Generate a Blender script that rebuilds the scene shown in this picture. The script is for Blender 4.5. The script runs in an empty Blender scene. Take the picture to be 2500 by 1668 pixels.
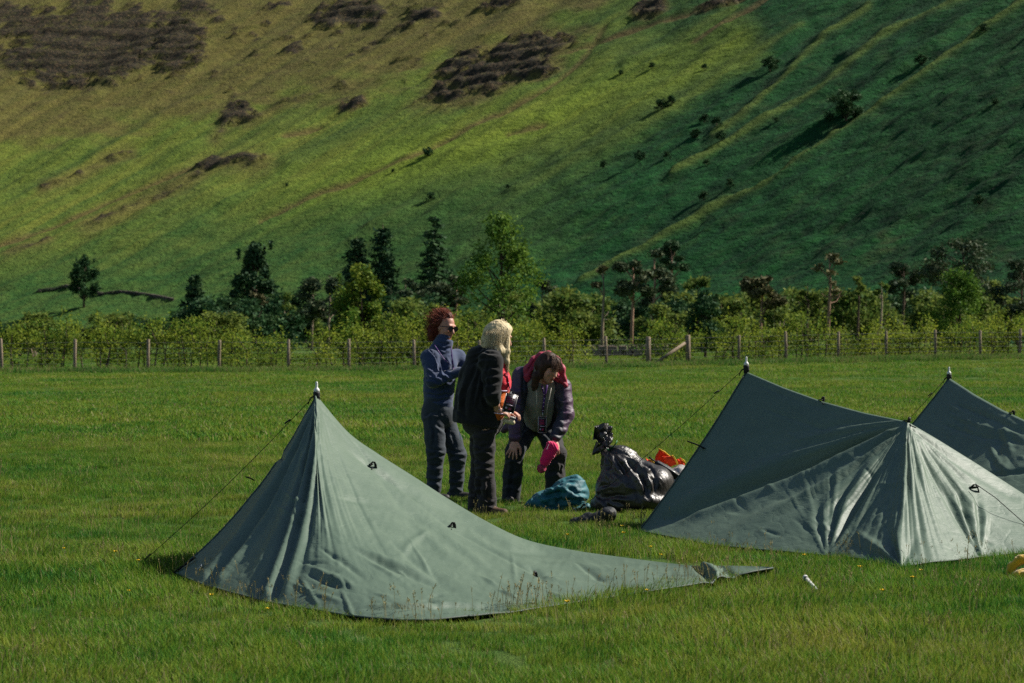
import bpy, bmesh, math, random
import numpy as np
from mathutils import Vector, Matrix

# ------------------------------------------------------------------ camera, sky, sun, exposure
SC = bpy.context.scene
COL = SC.collection
FPX, CX, HY, CH = 85.0 / 36.0 * 2500.0, 1250.0, 805.0, 1.5     # focal length in photo pixels, centre column, horizon row, eye height

cam_data = bpy.data.cameras.new('camera')
cam = bpy.data.objects.new('camera', cam_data)
COL.objects.link(cam)
cam.location = (0, 0, CH)
cam.rotation_euler = (math.radians(90), 0, 0)
cam_data.lens = 85
cam_data.sensor_width = 36
cam_data.shift_y = -29.0 / 2500.0
cam_data.clip_start = 0.1
cam_data.clip_end = 5000
cam_data.dof.use_dof = True
cam_data.dof.focus_distance = 18.0
cam_data.dof.aperture_fstop = 6.0
SC.camera = cam

SUN_DIR = Vector((0.72, 0.25, 0.65)).normalized()               # towards the sun: right, a little beyond the tents
elev = math.asin(SUN_DIR.z)
azim = math.atan2(SUN_DIR.x, SUN_DIR.y)
world = bpy.data.worlds.new('World')
SC.world = world
world.use_nodes = True
wn = world.node_tree
wn.nodes.clear()
sky = wn.nodes.new('ShaderNodeTexSky')
sky.sky_type = 'NISHITA'
sky.sun_disc = False
sky.sun_elevation = elev
sky.sun_rotation = azim
sky.air_density = 1.0
sky.dust_density = 0.4
bgn = wn.nodes.new('ShaderNodeBackground')
bgn.inputs['Strength'].default_value = 0.06
wout = wn.nodes.new('ShaderNodeOutputWorld')
wn.links.new(sky.outputs[0], bgn.inputs[0])
wn.links.new(bgn.outputs[0], wout.inputs[0])

sun_data = bpy.data.lights.new('sun', 'SUN')
sun_data.energy = 5.0
sun_data.angle = math.radians(0.6)
sun_data.color = (1.0, 0.94, 0.84)
sun = bpy.data.objects.new('sun', sun_data)
COL.objects.link(sun)
sun.rotation_euler = SUN_DIR.to_track_quat('Z', 'Y').to_euler()
sun.location = (30, -20, 60)

SC.view_settings.view_transform = 'Standard'
SC.view_settings.look = 'None'
SC.view_settings.gamma = 1.0
SC.view_settings.exposure = 0.95
SC.view_settings.use_curve_mapping = False
try:
    SC.cycles.max_bounces = 6
    SC.cycles.diffuse_bounces = 3
    SC.cycles.transparent_max_bounces = 8
    SC.cycles.use_denoising = False
except Exception:
    pass

# ------------------------------------------------------------------ helpers
RNG = np.random.default_rng(11)

def pix(x, y, Y):
    """world point seen at photo pixel (x, y) at depth Y"""
    return np.array(((x - CX) * Y / FPX, Y, CH - (y - HY) * Y / FPX))

def to_pix(p):
    p = np.asarray(p, float)
    return CX + p[..., 0] / p[..., 1] * FPX, HY + (CH - p[..., 2]) / p[..., 1] * FPX

def gnd(x, y):
    return pix(x, y, FPX * CH / (y - HY))

def smooth(a, b, x):
    t = np.clip((np.asarray(x, float) - a) / (b - a), 0, 1)
    return t * t * (3 - 2 * t)

def _hash(ix, iy, iz, seed):
    h = (ix.astype(np.int64) * 374761393 + iy.astype(np.int64) * 668265263 + iz.astype(np.int64) * 2147483647 + seed * 974634777) & 0xFFFFFFFF
    h = ((h ^ (h >> 13)) * 1274126177) & 0xFFFFFFFF
    h = ((h ^ (h >> 16)) * 2246822519) & 0xFFFFFFFF
    return ((h ^ (h >> 15)) & 0xFFFFFF) / float(0xFFFFFF)

def vnoise(x, y, z=None, seed=0):
    """value noise, -1..1"""
    x = np.asarray(x, float); y = np.asarray(y, float)
    z = np.zeros_like(x) if z is None else np.asarray(z, float)
    fx, fy, fz = np.floor(x), np.floor(y), np.floor(z)
    tx, ty, tz = x - fx, y - fy, z - fz
    tx, ty, tz = tx * tx * (3 - 2 * tx), ty * ty * (3 - 2 * ty), tz * tz * (3 - 2 * tz)
    r = 0
    for dx in (0, 1):
        wx = tx if dx else 1 - tx
        for dy in (0, 1):
            wy = ty if dy else 1 - ty
            for dz in (0, 1):
                wz = tz if dz else 1 - tz
                r = r + wx * wy * wz * _hash(fx + dx, fy + dy, fz + dz, seed)
    return r * 2 - 1

def fbm(x, y, z=None, seed=0, octv=4, gain=0.5):
    a, s, t = 1.0, 0.0, 0.0
    z = np.zeros_like(np.asarray(x, float)) if z is None else z
    for o in range(octv):
        s = s + a * vnoise(x * 2 ** o, y * 2 ** o, z * 2 ** o, seed + o * 17)
        t += a
        a *= gain
    return s / t

def link(name, data, parent=None):
    o = bpy.data.objects.new(name, data)
    COL.objects.link(o)
    if parent is not None:
        o.parent = parent
    return o

def mesh_data(name, verts, faces, mats=None, smooth_shade=True, mat_idx=None):
    me = bpy.data.meshes.new(name)
    verts = np.asarray(verts, dtype=np.float32).reshape(-1, 3)
    if isinstance(faces, np.ndarray):
        n = faces.shape[1]
        me.vertices.add(len(verts))
        me.vertices.foreach_set('co', verts.ravel())
        me.loops.add(faces.size)
        me.loops.foreach_set('vertex_index', faces.astype(np.int32).ravel())
        me.polygons.add(len(faces))
        me.polygons.foreach_set('loop_start', np.arange(0, faces.size, n, dtype=np.int32))
        me.polygons.foreach_set('loop_total', np.full(len(faces), n, dtype=np.int32))
        me.update(calc_edges=True)
    else:
        me.from_pydata([tuple(map(float, v)) for v in verts], [], [tuple(map(int, f)) for f in faces])
    me.validate()
    if mats is not None:
        for m in (mats if isinstance(mats, (list, tuple)) else [mats]):
            me.materials.append(m)
    if mat_idx is not None:
        me.polygons.foreach_set('material_index', np.asarray(mat_idx, dtype=np.int32))
    me.polygons.foreach_set('use_smooth', np.full(len(me.polygons), bool(smooth_shade)))
    me.update()
    return me

def obj(name, verts, faces, mats, parent=None, smooth_shade=True, mat_idx=None):
    return link(name, mesh_data(name, verts, faces, mats, smooth_shade, mat_idx), parent)

def tag(o, label=None, cat=None, group=None, kind=None):
    if label: o['label'] = label
    if cat: o['category'] = cat
    if group: o['group'] = group
    if kind: o['kind'] = kind
    return o

def thing(name, loc, label, cat, group=None, rz=0.0):
    o = link(name, None)
    o.location = tuple(map(float, loc))
    o.rotation_euler = (0, 0, rz)
    o.empty_display_size = 0.2
    return tag(o, label, cat, group)

def local(parent, verts):
    """world coordinates -> the parent's own coordinates (parents are only moved, not turned)"""
    return np.asarray(verts, float) - np.array(parent.location)

class MB:
    """collects simple shapes into one mesh"""
    def __init__(self):
        self.v, self.f, self.m = [], [], []
    def add(self, v, f, m=0):
        b = len(self.v)
        self.v.extend([tuple(map(float, q)) for q in v])
        self.f.extend([tuple(b + int(i) for i in q) for q in f])
        self.m.extend([m] * len(f))
    def tube(self, pts, rads, n=6, m=0, cap=True, flat=None):
        pts = [np.asarray(p, float) for p in pts]
        if np.isscalar(rads): rads = [rads] * len(pts)
        ring = []
        up = np.array((0.13, 0.31, 0.94))
        prev = None
        for i, p in enumerate(pts):
            d = pts[min(i + 1, len(pts) - 1)] - pts[max(i - 1, 0)]
            d = d / (np.linalg.norm(d) + 1e-9)
            if prev is None:
                a = np.cross(d, up)
                if np.linalg.norm(a) < 0.1: a = np.cross(d, (1, 0, 0))
            else:
                a = prev - d * np.dot(prev, d)
            a /= np.linalg.norm(a) + 1e-9
            prev = a
            b = np.cross(d, a)
            ring.append([p + rads[i] * (math.cos(t) * a + math.sin(t) * b * (flat or 1)) for t in np.linspace(0, 2 * math.pi, n, endpoint=False)])
        v = [q for r in ring for q in r]
        f = []
        for i in range(len(pts) - 1):
            for k in range(n):
                k2 = (k + 1) % n
                f.append((i * n + k, i * n + k2, (i + 1) * n + k2, (i + 1) * n + k))
        if cap:
            f.append(tuple(range(n - 1, -1, -1)))
            f.append(tuple((len(pts) - 1) * n + k for k in range(n)))
        self.add(v, f, m)
    def box(self, c, size, rot=None, m=0):
        c = np.asarray(c, float); s = np.asarray(size, float) / 2
        R = np.eye(3) if rot is None else np.array(rot.to_matrix() if hasattr(rot, 'to_matrix') else rot)
        v = [c + R @ (s * np.array(k)) for k in ((-1, -1, -1), (1, -1, -1), (1, 1, -1), (-1, 1, -1), (-1, -1, 1), (1, -1, 1), (1, 1, 1), (-1, 1, 1))]
        self.add(v, [(0, 3, 2, 1), (4, 5, 6, 7), (0, 1, 5, 4), (1, 2, 6, 5), (2, 3, 7, 6), (3, 0, 4, 7)], m)
    def lathe(self, c, prof, n=12, m=0, axis=None):
        c = np.asarray(c, float)
        ax = np.array((0, 0, 1.0)) if axis is None else np.asarray(axis, float) / np.linalg.norm(axis)
        a = np.cross(ax, (0.3, 0.9, 0.1)); a /= np.linalg.norm(a)
        b = np.cross(ax, a)
        v, f = [], []
        for r, h in prof:
            for t in np.linspace(0, 2 * math.pi, n, endpoint=False):
                v.append(c + ax * h + r * (math.cos(t) * a + math.sin(t) * b))
        for i in range(len(prof) - 1):
            for k in range(n):
                k2 = (k + 1) % n
                f.append((i * n + k, i * n + k2, (i + 1) * n + k2, (i + 1) * n + k))
        f.append(tuple(range(n - 1, -1, -1)))
        f.append(tuple((len(prof) - 1) * n + k for k in range(n)))
        self.add(v, f, m)
    def build(self, name, mats, parent=None, smooth_shade=True, world=True):
        v = np.array(self.v)
        if parent is not None and world:
            v = local(parent, v)
            if parent.parent is not None:
                v = v - np.array(parent.parent.location)
        return obj(name, v, self.f, mats, parent, smooth_shade, self.m)

# ------------------------------------------------------------------ materials
def lin(r, g, b):
    f = lambda c: c / 12.92 if c <= 0.04045 else ((c + 0.055) / 1.055) ** 2.4
    return (f(r / 255), f(g / 255), f(b / 255), 1.0)

class NT:
    def __init__(self, name):
        self.mat = bpy.data.materials.new(name)
        self.mat.use_nodes = True
        self.nt = self.mat.node_tree
        self.bsdf = self.nt.nodes['Principled BSDF']
        self.out = self.nt.nodes['Material Output']
    def n(self, typ, **kw):
        nd = self.nt.nodes.new(typ)
        for k, v in kw.items():
            setattr(nd, k, v)
        return nd
    def l(self, a, b):
        self.nt.links.new(a, b)
    def noise(self, vec=None, scale=5.0, detail=4.0, rough=0.55, dist=0.0):
        nd = self.n('ShaderNodeTexNoise')
        nd.inputs['Scale'].default_value = scale
        nd.inputs['Detail'].default_value = detail
        nd.inputs['Roughness'].default_value = rough
        nd.inputs['Distortion'].default_value = dist
        if vec is not None: self.l(vec, nd.inputs['Vector'])
        return nd
    def pos(self, scale=(1, 1, 1), obj_space=False, rot=(0, 0, 0)):
        if obj_space:
            src = self.n('ShaderNodeTexCoord').outputs['Object']
        else:
            src = self.n('ShaderNodeNewGeometry').outputs['Position']
        mp = self.n('ShaderNodeMapping')
        mp.inputs['Scale'].default_value = scale
        mp.inputs['Rotation'].default_value = rot
        self.l(src, mp.inputs['Vector'])
        return mp.outputs[0]
    def ramp(self, fac, stops):
        r = self.n('ShaderNodeValToRGB')
        el = r.color_ramp.elements
        while len(el) < len(stops): el.new(0.5)
        for e, (p, c) in zip(el, stops):
            e.position = p
            e.color = c if len(c) == 4 else (*c, 1)
        self.l(fac, r.inputs[0])
        return r.outputs[0]
    def mix(self, fac, a, b, mode='MIX'):
        m = self.n('ShaderNodeMix', data_type='RGBA', blend_type=mode)
        for s, v in ((m.inputs[0], fac), (m.inputs[6], a), (m.inputs[7], b)):
            if hasattr(v, 'is_output') or isinstance(v, bpy.types.NodeSocket): self.l(v, s)
            else: s.default_value = v if not isinstance(v, tuple) or len(v) == 4 else (*v, 1)
        return m.outputs[2]
    def math(self, op, a, b=0.0, c=0.0, clamp=False):
        m = self.n('ShaderNodeMath', operation=op, use_clamp=clamp)
        for s, v in zip(m.inputs, (a, b, c)):
            if isinstance(v, bpy.types.NodeSocket): self.l(v, s)
            else: s.default_value = v
        return m.outputs[0]
    def attr(self, name):
        return self.n('ShaderNodeAttribute', attribute_name=name).outputs['Fac']
    def bump(self, h, strength=0.3, dist=0.02, normal=None):
        b = self.n('ShaderNodeBump')
        b.inputs['Strength'].default_value = strength
        b.inputs['Distance'].default_value = dist
        self.l(h, b.inputs['Height'])
        if normal is not None: self.l(normal, b.inputs['Normal'])
        return b.outputs[0]
    def fin(self, col=None, rough=0.7, normal=None, spec=0.3, sheen=0.0):
        b = self.bsdf
        if col is not None:
            if isinstance(col, bpy.types.NodeSocket): self.l(col, b.inputs['Base Color'])
            else: b.inputs['Base Color'].default_value = col if len(col) == 4 else (*col, 1)
        if isinstance(rough, bpy.types.NodeSocket): self.l(rough, b.inputs['Roughness'])
        else: b.inputs['Roughness'].default_value = rough
        b.inputs['Specular IOR Level'].default_value = spec
        if sheen:
            b.inputs['Sheen Weight'].default_value = sheen
            b.inputs['Sheen Roughness'].default_value = 0.5
        if normal is not None: self.l(normal, b.inputs['Normal'])
        return self.mat

def simple(name, col, rough=0.7, var=0.25, scale=20.0, bump=0.15, bdist=0.005, spec=0.3, sheen=0.0, stretch=(1, 1, 1)):
    """one colour, broken up by noise in tone and relief"""
    t = NT(name)
    v = t.pos(stretch, obj_space=True)
    nz = t.noise(v, scale, 5.0)
    c0 = tuple(c * (1 - var) for c in col[:3]); c1 = tuple(min(1, c * (1 + var)) for c in col[:3])
    c = t.ramp(nz.outputs[0], [(0.25, c0), (0.75, c1)])
    nz2 = t.noise(v, scale * 4, 4.0)
    nm = t.bump(nz2.outputs[0], bump, bdist) if bump else None
    return t.fin(c, rough, nm, spec, sheen)

def leafy(name, dark, light, scale=0.8, transl=0.25, rough=0.6, tip=None, tipf=0.1):
    """foliage: colour varies from leaf to leaf and in drifts; some light passes through"""
    t = NT(name)
    g = t.n('ShaderNodeNewGeometry')
    oi = t.n('ShaderNodeObjectInfo')
    nz = t.noise(g.outputs['Position'], scale, 3.0)
    f = t.math('ADD', t.math('MULTIPLY', g.outputs['Random Per Island'], 0.55), t.math('MULTIPLY', nz.outputs[0], 0.75))
    f = t.math('SUBTRACT', t.math('ADD', f, t.math('MULTIPLY', oi.outputs['Random'], 0.2)), 0.25)
    stops = [(0.12, dark), (0.85, light)]
    c = t.ramp(f, stops)
    if tip:
        m = t.math('GREATER_THAN', g.outputs['Random Per Island'], 1 - tipf)
        c = t.mix(m, c, tip)
    b = t.bsdf
    t.fin(c, rough, None, 0.06)
    if transl:
        tr = t.n('ShaderNodeBsdfTranslucent')
        t.l(c, tr.inputs['Color'])
        ms = t.n('ShaderNodeMixShader')
        ms.inputs[0].default_value = transl
        t.l(b.outputs[0], ms.inputs[1]); t.l(tr.outputs[0], ms.inputs[2])
        t.l(ms.outputs[0], t.out.inputs['Surface'])
    return t.mat
# ------------------------------------------------------------------ the field and the fellside
def field_z(X, Y):
    X = np.asarray(X, float); Y = np.asarray(Y, float)
    near = 0.02 * vnoise(X * 0.45, Y * 0.45, seed=5) + 0.012 * vnoise(X * 1.3, Y * 1.3, seed=6)
    return near * smooth(2, 6, Y) + 0.45 * smooth(70, 112, Y) * smooth(-6, 20, X)

HC, HR = np.array((-250.0, 100.0)), 318.0          # centre of the valley bowl and radius of the slope's foot

def hill_base(X, Y):
    dx, dy = X - HC[0], Y - HC[1]
    r = np.hypot(dx, dy)
    th = np.degrees(np.arctan2(dy, dx))
    s = 0.60 - 0.26 * smooth(25, 75, th) + 0.10 * smooth(42, 22, th)
    t = (r - HR) / 9.0
    z = s * 9.0 * np.where(t > 30, t, np.log1p(np.exp(np.clip(t, -60, 30))))
    z = z + 0.0006 * np.clip(r - HR - 60, 0, 1e9) ** 2 * smooth(30, 70, th) * 0.6
    return z - 0.35, r, th

def seg_dist(x, y, pts):
    """distance to a polyline and the signed side (pixels)"""
    best = np.full(np.shape(x), 1e9); side = np.zeros(np.shape(x))
    for (ax, ay), (bx, by) in zip(pts[:-1], pts[1:]):
        ex, ey = bx - ax, by - ay
        L2 = ex * ex + ey * ey
        t = np.clip(((x - ax) * ex + (y - ay) * ey) / L2, 0, 1)
        qx, qy = x - (ax + t * ex), y - (ay + t * ey)
        d = np.hypot(qx, qy)
        m = d < best
        best = np.where(m, d, best)
        side = np.where(m, np.sign(ex * qy - ey * qx), side)
    return best, side

TRACKS = [[(-60, 612), (0, 590), (130, 545), (255, 489), (390, 440), (505, 393)],
          [(638, 532), (755, 479), (904, 425), (1010, 388), (1117, 330), (1213, 282)],
          [(1479, 69), (1450, 110), (1436, 133), (1380, 185), (1330, 223), (1298, 239), (1215, 285)],
          [(691, 335), (782, 308)], [(1240, 330), (1330, 300)], [(1390, 130), (1560, 70), (1720, 20)],
          [(1690, 105), (1780, 55), (1880, 0)]]
BANDS = [([(106, 457), (190, 425), (250, 392), (319, 367)], 9), ([(20, 615), (60, 600), (120, 590)], 9),
         ([(213, 548), (383, 479), (452, 452), (505, 404), (638, 399)], 14), ([(505, 404), (570, 395), (640, 398)], 9),
         ([(560, 215), (575, 240), (560, 280), (520, 335)], 10), ([(790, 250), (880, 240)], 8), ([(830, 155), (990, 60), (1080, 15)], 9),
         ([(600, 290), (760, 230), (860, 205)], 9), ([(1010, 260), (1090, 225)], 9)]
# (cx, cy, rx, ry, tilt) of the crags
CRAGS = [(235, 110, 220, 88, -0.10), (60, 55, 110, 45, 0.2), (430, 110, 70, 75, 0.3), (230, 20, 60, 22, 0), (850, 38, 90, 34, -0.05), (480, 18, 46, 22, 0.3),
         (1170, 195, 120, 40, -0.42), (1270, 130, 110, 36, -0.25), (1120, 150, 60, 18, -0.55), (1590, 32, 40, 16, -0.3), (580, 276, 36, 17, -0.1),
         (1030, 40, 40, 15, -0.4), (1225, 8, 60, 20, -0.2), (720, 125, 30, 9, -0.4), (560, 400, 80, 12, -0.12), (860, 258, 30, 8, -0.2), (1310, 168, 55, 22, -0.1), (1790, 0, 80, 10, -0.3), (680, 20, 26, 10, 0)]
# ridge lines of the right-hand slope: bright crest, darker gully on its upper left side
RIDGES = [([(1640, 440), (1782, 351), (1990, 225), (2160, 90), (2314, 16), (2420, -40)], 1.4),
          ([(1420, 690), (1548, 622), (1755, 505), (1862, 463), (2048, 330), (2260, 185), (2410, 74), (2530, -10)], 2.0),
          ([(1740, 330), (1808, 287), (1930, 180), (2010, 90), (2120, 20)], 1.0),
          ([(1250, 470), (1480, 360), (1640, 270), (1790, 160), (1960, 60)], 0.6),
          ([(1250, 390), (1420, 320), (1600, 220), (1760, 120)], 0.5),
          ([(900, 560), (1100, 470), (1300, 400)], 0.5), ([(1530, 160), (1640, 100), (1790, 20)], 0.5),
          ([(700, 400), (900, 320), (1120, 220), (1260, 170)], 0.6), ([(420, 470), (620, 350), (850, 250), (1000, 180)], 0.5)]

def ridged2(x, y, seed):
    return 1 - 2.2 * np.abs(fbm(x, y, seed=seed, octv=3))

def hill_features(X, Y):
    z, r, th = hill_base(X, Y)
    px, py = to_pix(np.stack((X, Y, z), -1))
    foot = smooth(HR - 4, HR + 14, r)
    wx = 14 * fbm(px / 70, py / 40, seed=3) ; wy = 10 * fbm(px / 70, py / 40, seed=9)
    # lie of the land: ribs that run down the slope, hummocks
    ribs = fbm(th * 1.1, r * 0.010, seed=21, octv=4)
    fine = fbm(th * 6, r * 0.05, seed=23, octv=3)
    hum = fbm(X * 0.11, Y * 0.11, seed=25, octv=4)
    dz = foot * (1.1 * ribs + 0.15 * fine + 0.8 * hum)
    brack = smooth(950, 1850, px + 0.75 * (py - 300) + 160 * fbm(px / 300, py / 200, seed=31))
    tus = fbm(X * 0.5, Y * 0.5, z * 0.4, seed=27, octv=3)
    dz = dz + foot * tus * (0.22 + 0.30 * brack)
    rock = np.zeros_like(z); brown = np.zeros_like(z)
    gully = np.zeros_like(z); crest = np.zeros_like(z)
    for pts, amp in RIDGES:
        d, side = seg_dist(px + wx * 0.35, py + wy * 0.35, pts)
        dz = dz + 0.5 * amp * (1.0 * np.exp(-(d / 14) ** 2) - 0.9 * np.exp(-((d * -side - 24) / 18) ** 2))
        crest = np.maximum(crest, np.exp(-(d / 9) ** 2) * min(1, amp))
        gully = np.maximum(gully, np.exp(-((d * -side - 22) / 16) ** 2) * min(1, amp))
    for cx, cy, rx, ry, tl in CRAGS:
        c, s = math.cos(tl), math.sin(tl)
        qx, qy = px + wx - cx, py + wy - cy
        a, b = (qx * c + qy * s) / rx, (-qx * s + qy * c) / ry
        e = 1 - np.hypot(a, b)
        nz = 0.6 * fbm(px / 38 + py / 60, py / 12 - px / 34, seed=41, octv=5, gain=.6) + 0.5 * ridged2(px / 26 + py / 80, py / 9 - px / 45, 43)
        m = smooth(0.02, 0.16, e * 0.8 + 0.85 * nz - 0.16)
        m = m * smooth(-0.5, -0.1, e)
        rock = np.maximum(rock, m)
        brown = np.maximum(brown, 0.8 * smooth(-0.5, 0.0, e + 0.25 * nz))
    for pts, w in BANDS:
        d, _ = seg_dist(px + wx * 0.6, py + wy * 0.6, pts)
        nz = fbm(px / 20, py / 8, seed=47, octv=3)
        rock = np.maximum(rock, 0.8 * smooth(0.12, 0.55, np.exp(-(d / (w * .7)) ** 2) * (0.30 + 1.1 * nz)))
        brown = np.maximum(brown, 0.7 * np.exp(-(d / (w * 2.0)) ** 2))
    for pts in TRACKS:
        d, _ = seg_dist(px + wx * 0.3, py + wy * 0.3, pts)
        k = np.exp(-(d / 5.5) ** 2)
        brown = np.maximum(brown, k)
        dz = dz - 0.5 * k
    scat = fbm(px / 26, py / 9, seed=53, octv=4)
    upper = smooth(420, 60, py) * smooth(1500, 900, px)
    rock = np.maximum(rock, 0.8 * smooth(0.46, 0.60, scat + 0.10 * upper) * upper)
    heath = smooth(-0.05, 0.5, 1.7 * smooth(400, 40, py + 0.16 * (px - 500)) * smooth(1750, 1100, px) + 0.7 * fbm(px / 120, py / 45, seed=57) - 0.35)
    brown = np.maximum(brown, 0.80 * heath)
    ledge = np.abs(((z + 2.2 * fbm(X * .05, Y * .05, seed=61)) / 3.2) % 1 - 0.5) * 2
    dz = dz + rock * (0.10 + 0.8 * smooth(0.3, 0.7, ledge) + 0.3 * ridged2(px / 20 + py / 50, py / 9, 63) * np.where(py < 275, 1.0, 0.4))
    streak = 0.5 + 0.5 * fbm(th * 2.2 + 0.02 * hum, r * 0.012, seed=81, octv=5, gain=0.6) * 1.6
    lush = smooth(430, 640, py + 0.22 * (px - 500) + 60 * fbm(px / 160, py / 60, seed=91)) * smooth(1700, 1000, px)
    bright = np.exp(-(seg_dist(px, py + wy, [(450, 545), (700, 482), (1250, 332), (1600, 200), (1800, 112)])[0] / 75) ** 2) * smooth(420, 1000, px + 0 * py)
    return z + dz, dict(lush=lush, streak=streak, bright=bright, rock=rock, brown=np.clip(brown, 0, 1), bracken=brack * (1 - crest * 0.65) * (1 - 0.85 * bright), crest=crest, gully=gully)

def hill_hit(x, y):
    """where the ray through photo pixel (x, y) meets the slope"""
    Y = np.linspace(180, 760, 900)
    p = np.stack([(x - CX) * Y / FPX, Y, CH - (y - HY) * Y / FPX], -1)
    z, _ = hill_features(p[:, 0], p[:, 1])
    k = np.argmax(z >= p[:, 2])
    return np.array((p[k, 0], p[k, 1], z[k]))

# --- field sheet: fine near the camera, coarse towards the horizon
def axis(lo, hi, n, p, mid):
    t = np.linspace(-1, 1, n)
    s = np.sign(t) * np.abs(t) ** p
    return np.where(s < 0, mid + s * (mid - lo), mid + s * (hi - mid))
gx = axis(-1500, 1500, 161, 3.2, 0.0)
gy = axis(-600, 2500, 181, 3.0, 16.0)
GX, GY = np.meshgrid(gx, gy, indexing='ij')
GZ = field_z(GX, GY)
ni, nj = GX.shape
def grid_faces(ni, nj):
    a = np.arange(ni * nj).reshape(ni, nj)
    return np.stack((a[:-1, :-1], a[1:, :-1], a[1:, 1:], a[:-1, 1:]), -1).reshape(-1, 4)

t = NT('field_turf')
p = t.pos()
n1 = t.noise(p, 0.35, 5); n2 = t.noise(p, 6.0, 5); n3 = t.noise(p, 55.0, 4)
c = t.ramp(n1.outputs[0], [(0.3, (0.028, 0.080, 0.012)), (0.55, (0.050, 0.098, 0.013)), (0.75, (0.080, 0.110, 0.018))])
c = t.mix(0.5, c, t.ramp(n2.outputs[0], [(0.3, (0.020, 0.056, 0.010)), (0.7, (0.080, 0.120, 0.022))]))
M_TURF = t.fin(c, 0.9, t.bump(n3.outputs[0], 0.8, 0.05), 0.1)
o = obj('field', np.stack((GX, GY, GZ), -1).reshape(-1, 3), grid_faces(ni, nj), M_TURF)
tag(o, kind='structure')

# --- fellside
ths = np.radians(np.concatenate((np.linspace(-30, 14, 40, endpoint=False), np.linspace(14, 84, 640, endpoint=False), np.linspace(84, 120, 36))))
rr = np.concatenate((np.linspace(300, 335, 36, endpoint=False), np.linspace(335, 520, 250, endpoint=False), np.linspace(520, 720, 120, endpoint=False), np.linspace(720, 1500, 26)))
TT, RR = np.meshgrid(ths, rr, indexing='ij')
HX, HYY = HC[0] + RR * np.cos(TT), HC[1] + RR * np.sin(TT)
HZ, FEAT = hill_features(HX, HYY)
hill = obj('fellside', np.stack((HX, HYY, HZ), -1).reshape(-1, 3), grid_faces(*HX.shape)[:, ::-1], None)
tag(hill, kind='structure')
for k, a in FEAT.items():
    at = hill.data.attributes.new(k, 'FLOAT', 'POINT')
    at.data.foreach_set('value', a.astype(np.float32).ravel())
t = NT('fell_grass')
p = t.pos()
nA = t.noise(p, 0.028, 6, 0.6); nB = t.noise(p, 0.25, 6, 0.65); nC = t.noise(p, 2.4, 5, 0.7)
grass = t.ramp(nA.outputs[0], [(0.32, (0.050, 0.084, 0.014)), (0.5, (0.092, 0.122, 0.017)), (0.66, (0.135, 0.145, 0.024))])
grass = t.mix(0.55, grass, t.ramp(nB.outputs[0], [(0.3, (0.043, 0.064, 0.013)), (0.72, (0.120, 0.130, 0.026))]))
nD = t.noise(p, 1.5, 3, 0.7)
tuft = t.noise(t.pos((1.0, 1.0, 2.2)), 0.75, 3, 0.65, 0.6)
grass = t.mix(0.48, grass, t.ramp(nD.outputs[0], [(0.38, (0.024, 0.050, 0.011)), (0.62, (0.160, 0.175, 0.030))]))
grass = t.mix(0.42, grass, t.ramp(tuft.outputs[0], [(0.40, (0.018, 0.048, 0.011)), (0.56, (0.140, 0.165, 0.026))]))
brk_shaded = t.ramp(nB.outputs[0], [(0.3, (0.0009, 0.0288, 0.0086)), (0.55, (0.0027, 0.0475, 0.0112)), (0.75, (0.0099, 0.0691, 0.0132))])  # bracken green, deepened so the right slope's shade is in the colour
brk_shaded = t.mix(0.5, brk_shaded, t.ramp(nC.outputs[0], [(0.35, (0.0005, 0.0216, 0.0079)), (0.65, (0.0081, 0.0706, 0.0145))]))
brk_shaded = t.mix(0.6, brk_shaded, t.ramp(tuft.outputs[0], [(0.42, (0.0005, 0.0115, 0.0053)), (0.52, (0.0036, 0.0446, 0.0119)), (0.62, (0.0162, 0.0900, 0.0158))]))
brk_shaded = t.mix(0.3, brk_shaded, t.ramp(nD.outputs[0], [(0.38, (0.0005, 0.0130, 0.0053)), (0.62, (0.0117, 0.0806, 0.0158))]))
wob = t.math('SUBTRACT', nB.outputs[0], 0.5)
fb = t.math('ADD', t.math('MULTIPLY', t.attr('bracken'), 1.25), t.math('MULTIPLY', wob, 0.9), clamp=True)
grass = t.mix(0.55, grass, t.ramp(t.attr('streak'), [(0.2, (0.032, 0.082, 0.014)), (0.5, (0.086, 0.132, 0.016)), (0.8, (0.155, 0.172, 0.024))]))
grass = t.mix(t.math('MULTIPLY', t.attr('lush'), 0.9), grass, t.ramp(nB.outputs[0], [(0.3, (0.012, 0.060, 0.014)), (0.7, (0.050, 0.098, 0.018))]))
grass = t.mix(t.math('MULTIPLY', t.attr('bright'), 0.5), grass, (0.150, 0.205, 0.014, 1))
brk_shaded = t.mix(0.4, brk_shaded, t.ramp(t.attr('streak'), [(0.25, (0.0005, 0.0245, 0.0079)), (0.8, (0.0090, 0.0706, 0.0132))]))
c = t.mix(fb, grass, brk_shaded)
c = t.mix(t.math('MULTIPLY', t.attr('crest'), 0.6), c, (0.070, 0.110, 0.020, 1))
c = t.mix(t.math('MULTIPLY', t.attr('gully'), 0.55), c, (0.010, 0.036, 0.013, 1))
brn = t.ramp(nC.outputs[0], [(0.3, (0.060, 0.037, 0.018)), (0.7, (0.130, 0.080, 0.034))])
fr = t.math('MULTIPLY', t.math('ADD', t.attr('brown'), t.math('MULTIPLY', wob, 0.8), clamp=True), 0.72)
c = t.mix(fr, c, brn)
rk_shaded = t.ramp(t.math('ADD', t.math('MULTIPLY', nC.outputs[0], 0.5), t.math('MULTIPLY', nD.outputs[0], 0.5)), [(0.38, (0.005, 0.009, 0.009)), (0.50, (0.020, 0.018, 0.014)), (0.61, (0.100, 0.066, 0.038))])  # rock, with the crags' shadow tone put into its dark end
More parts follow.
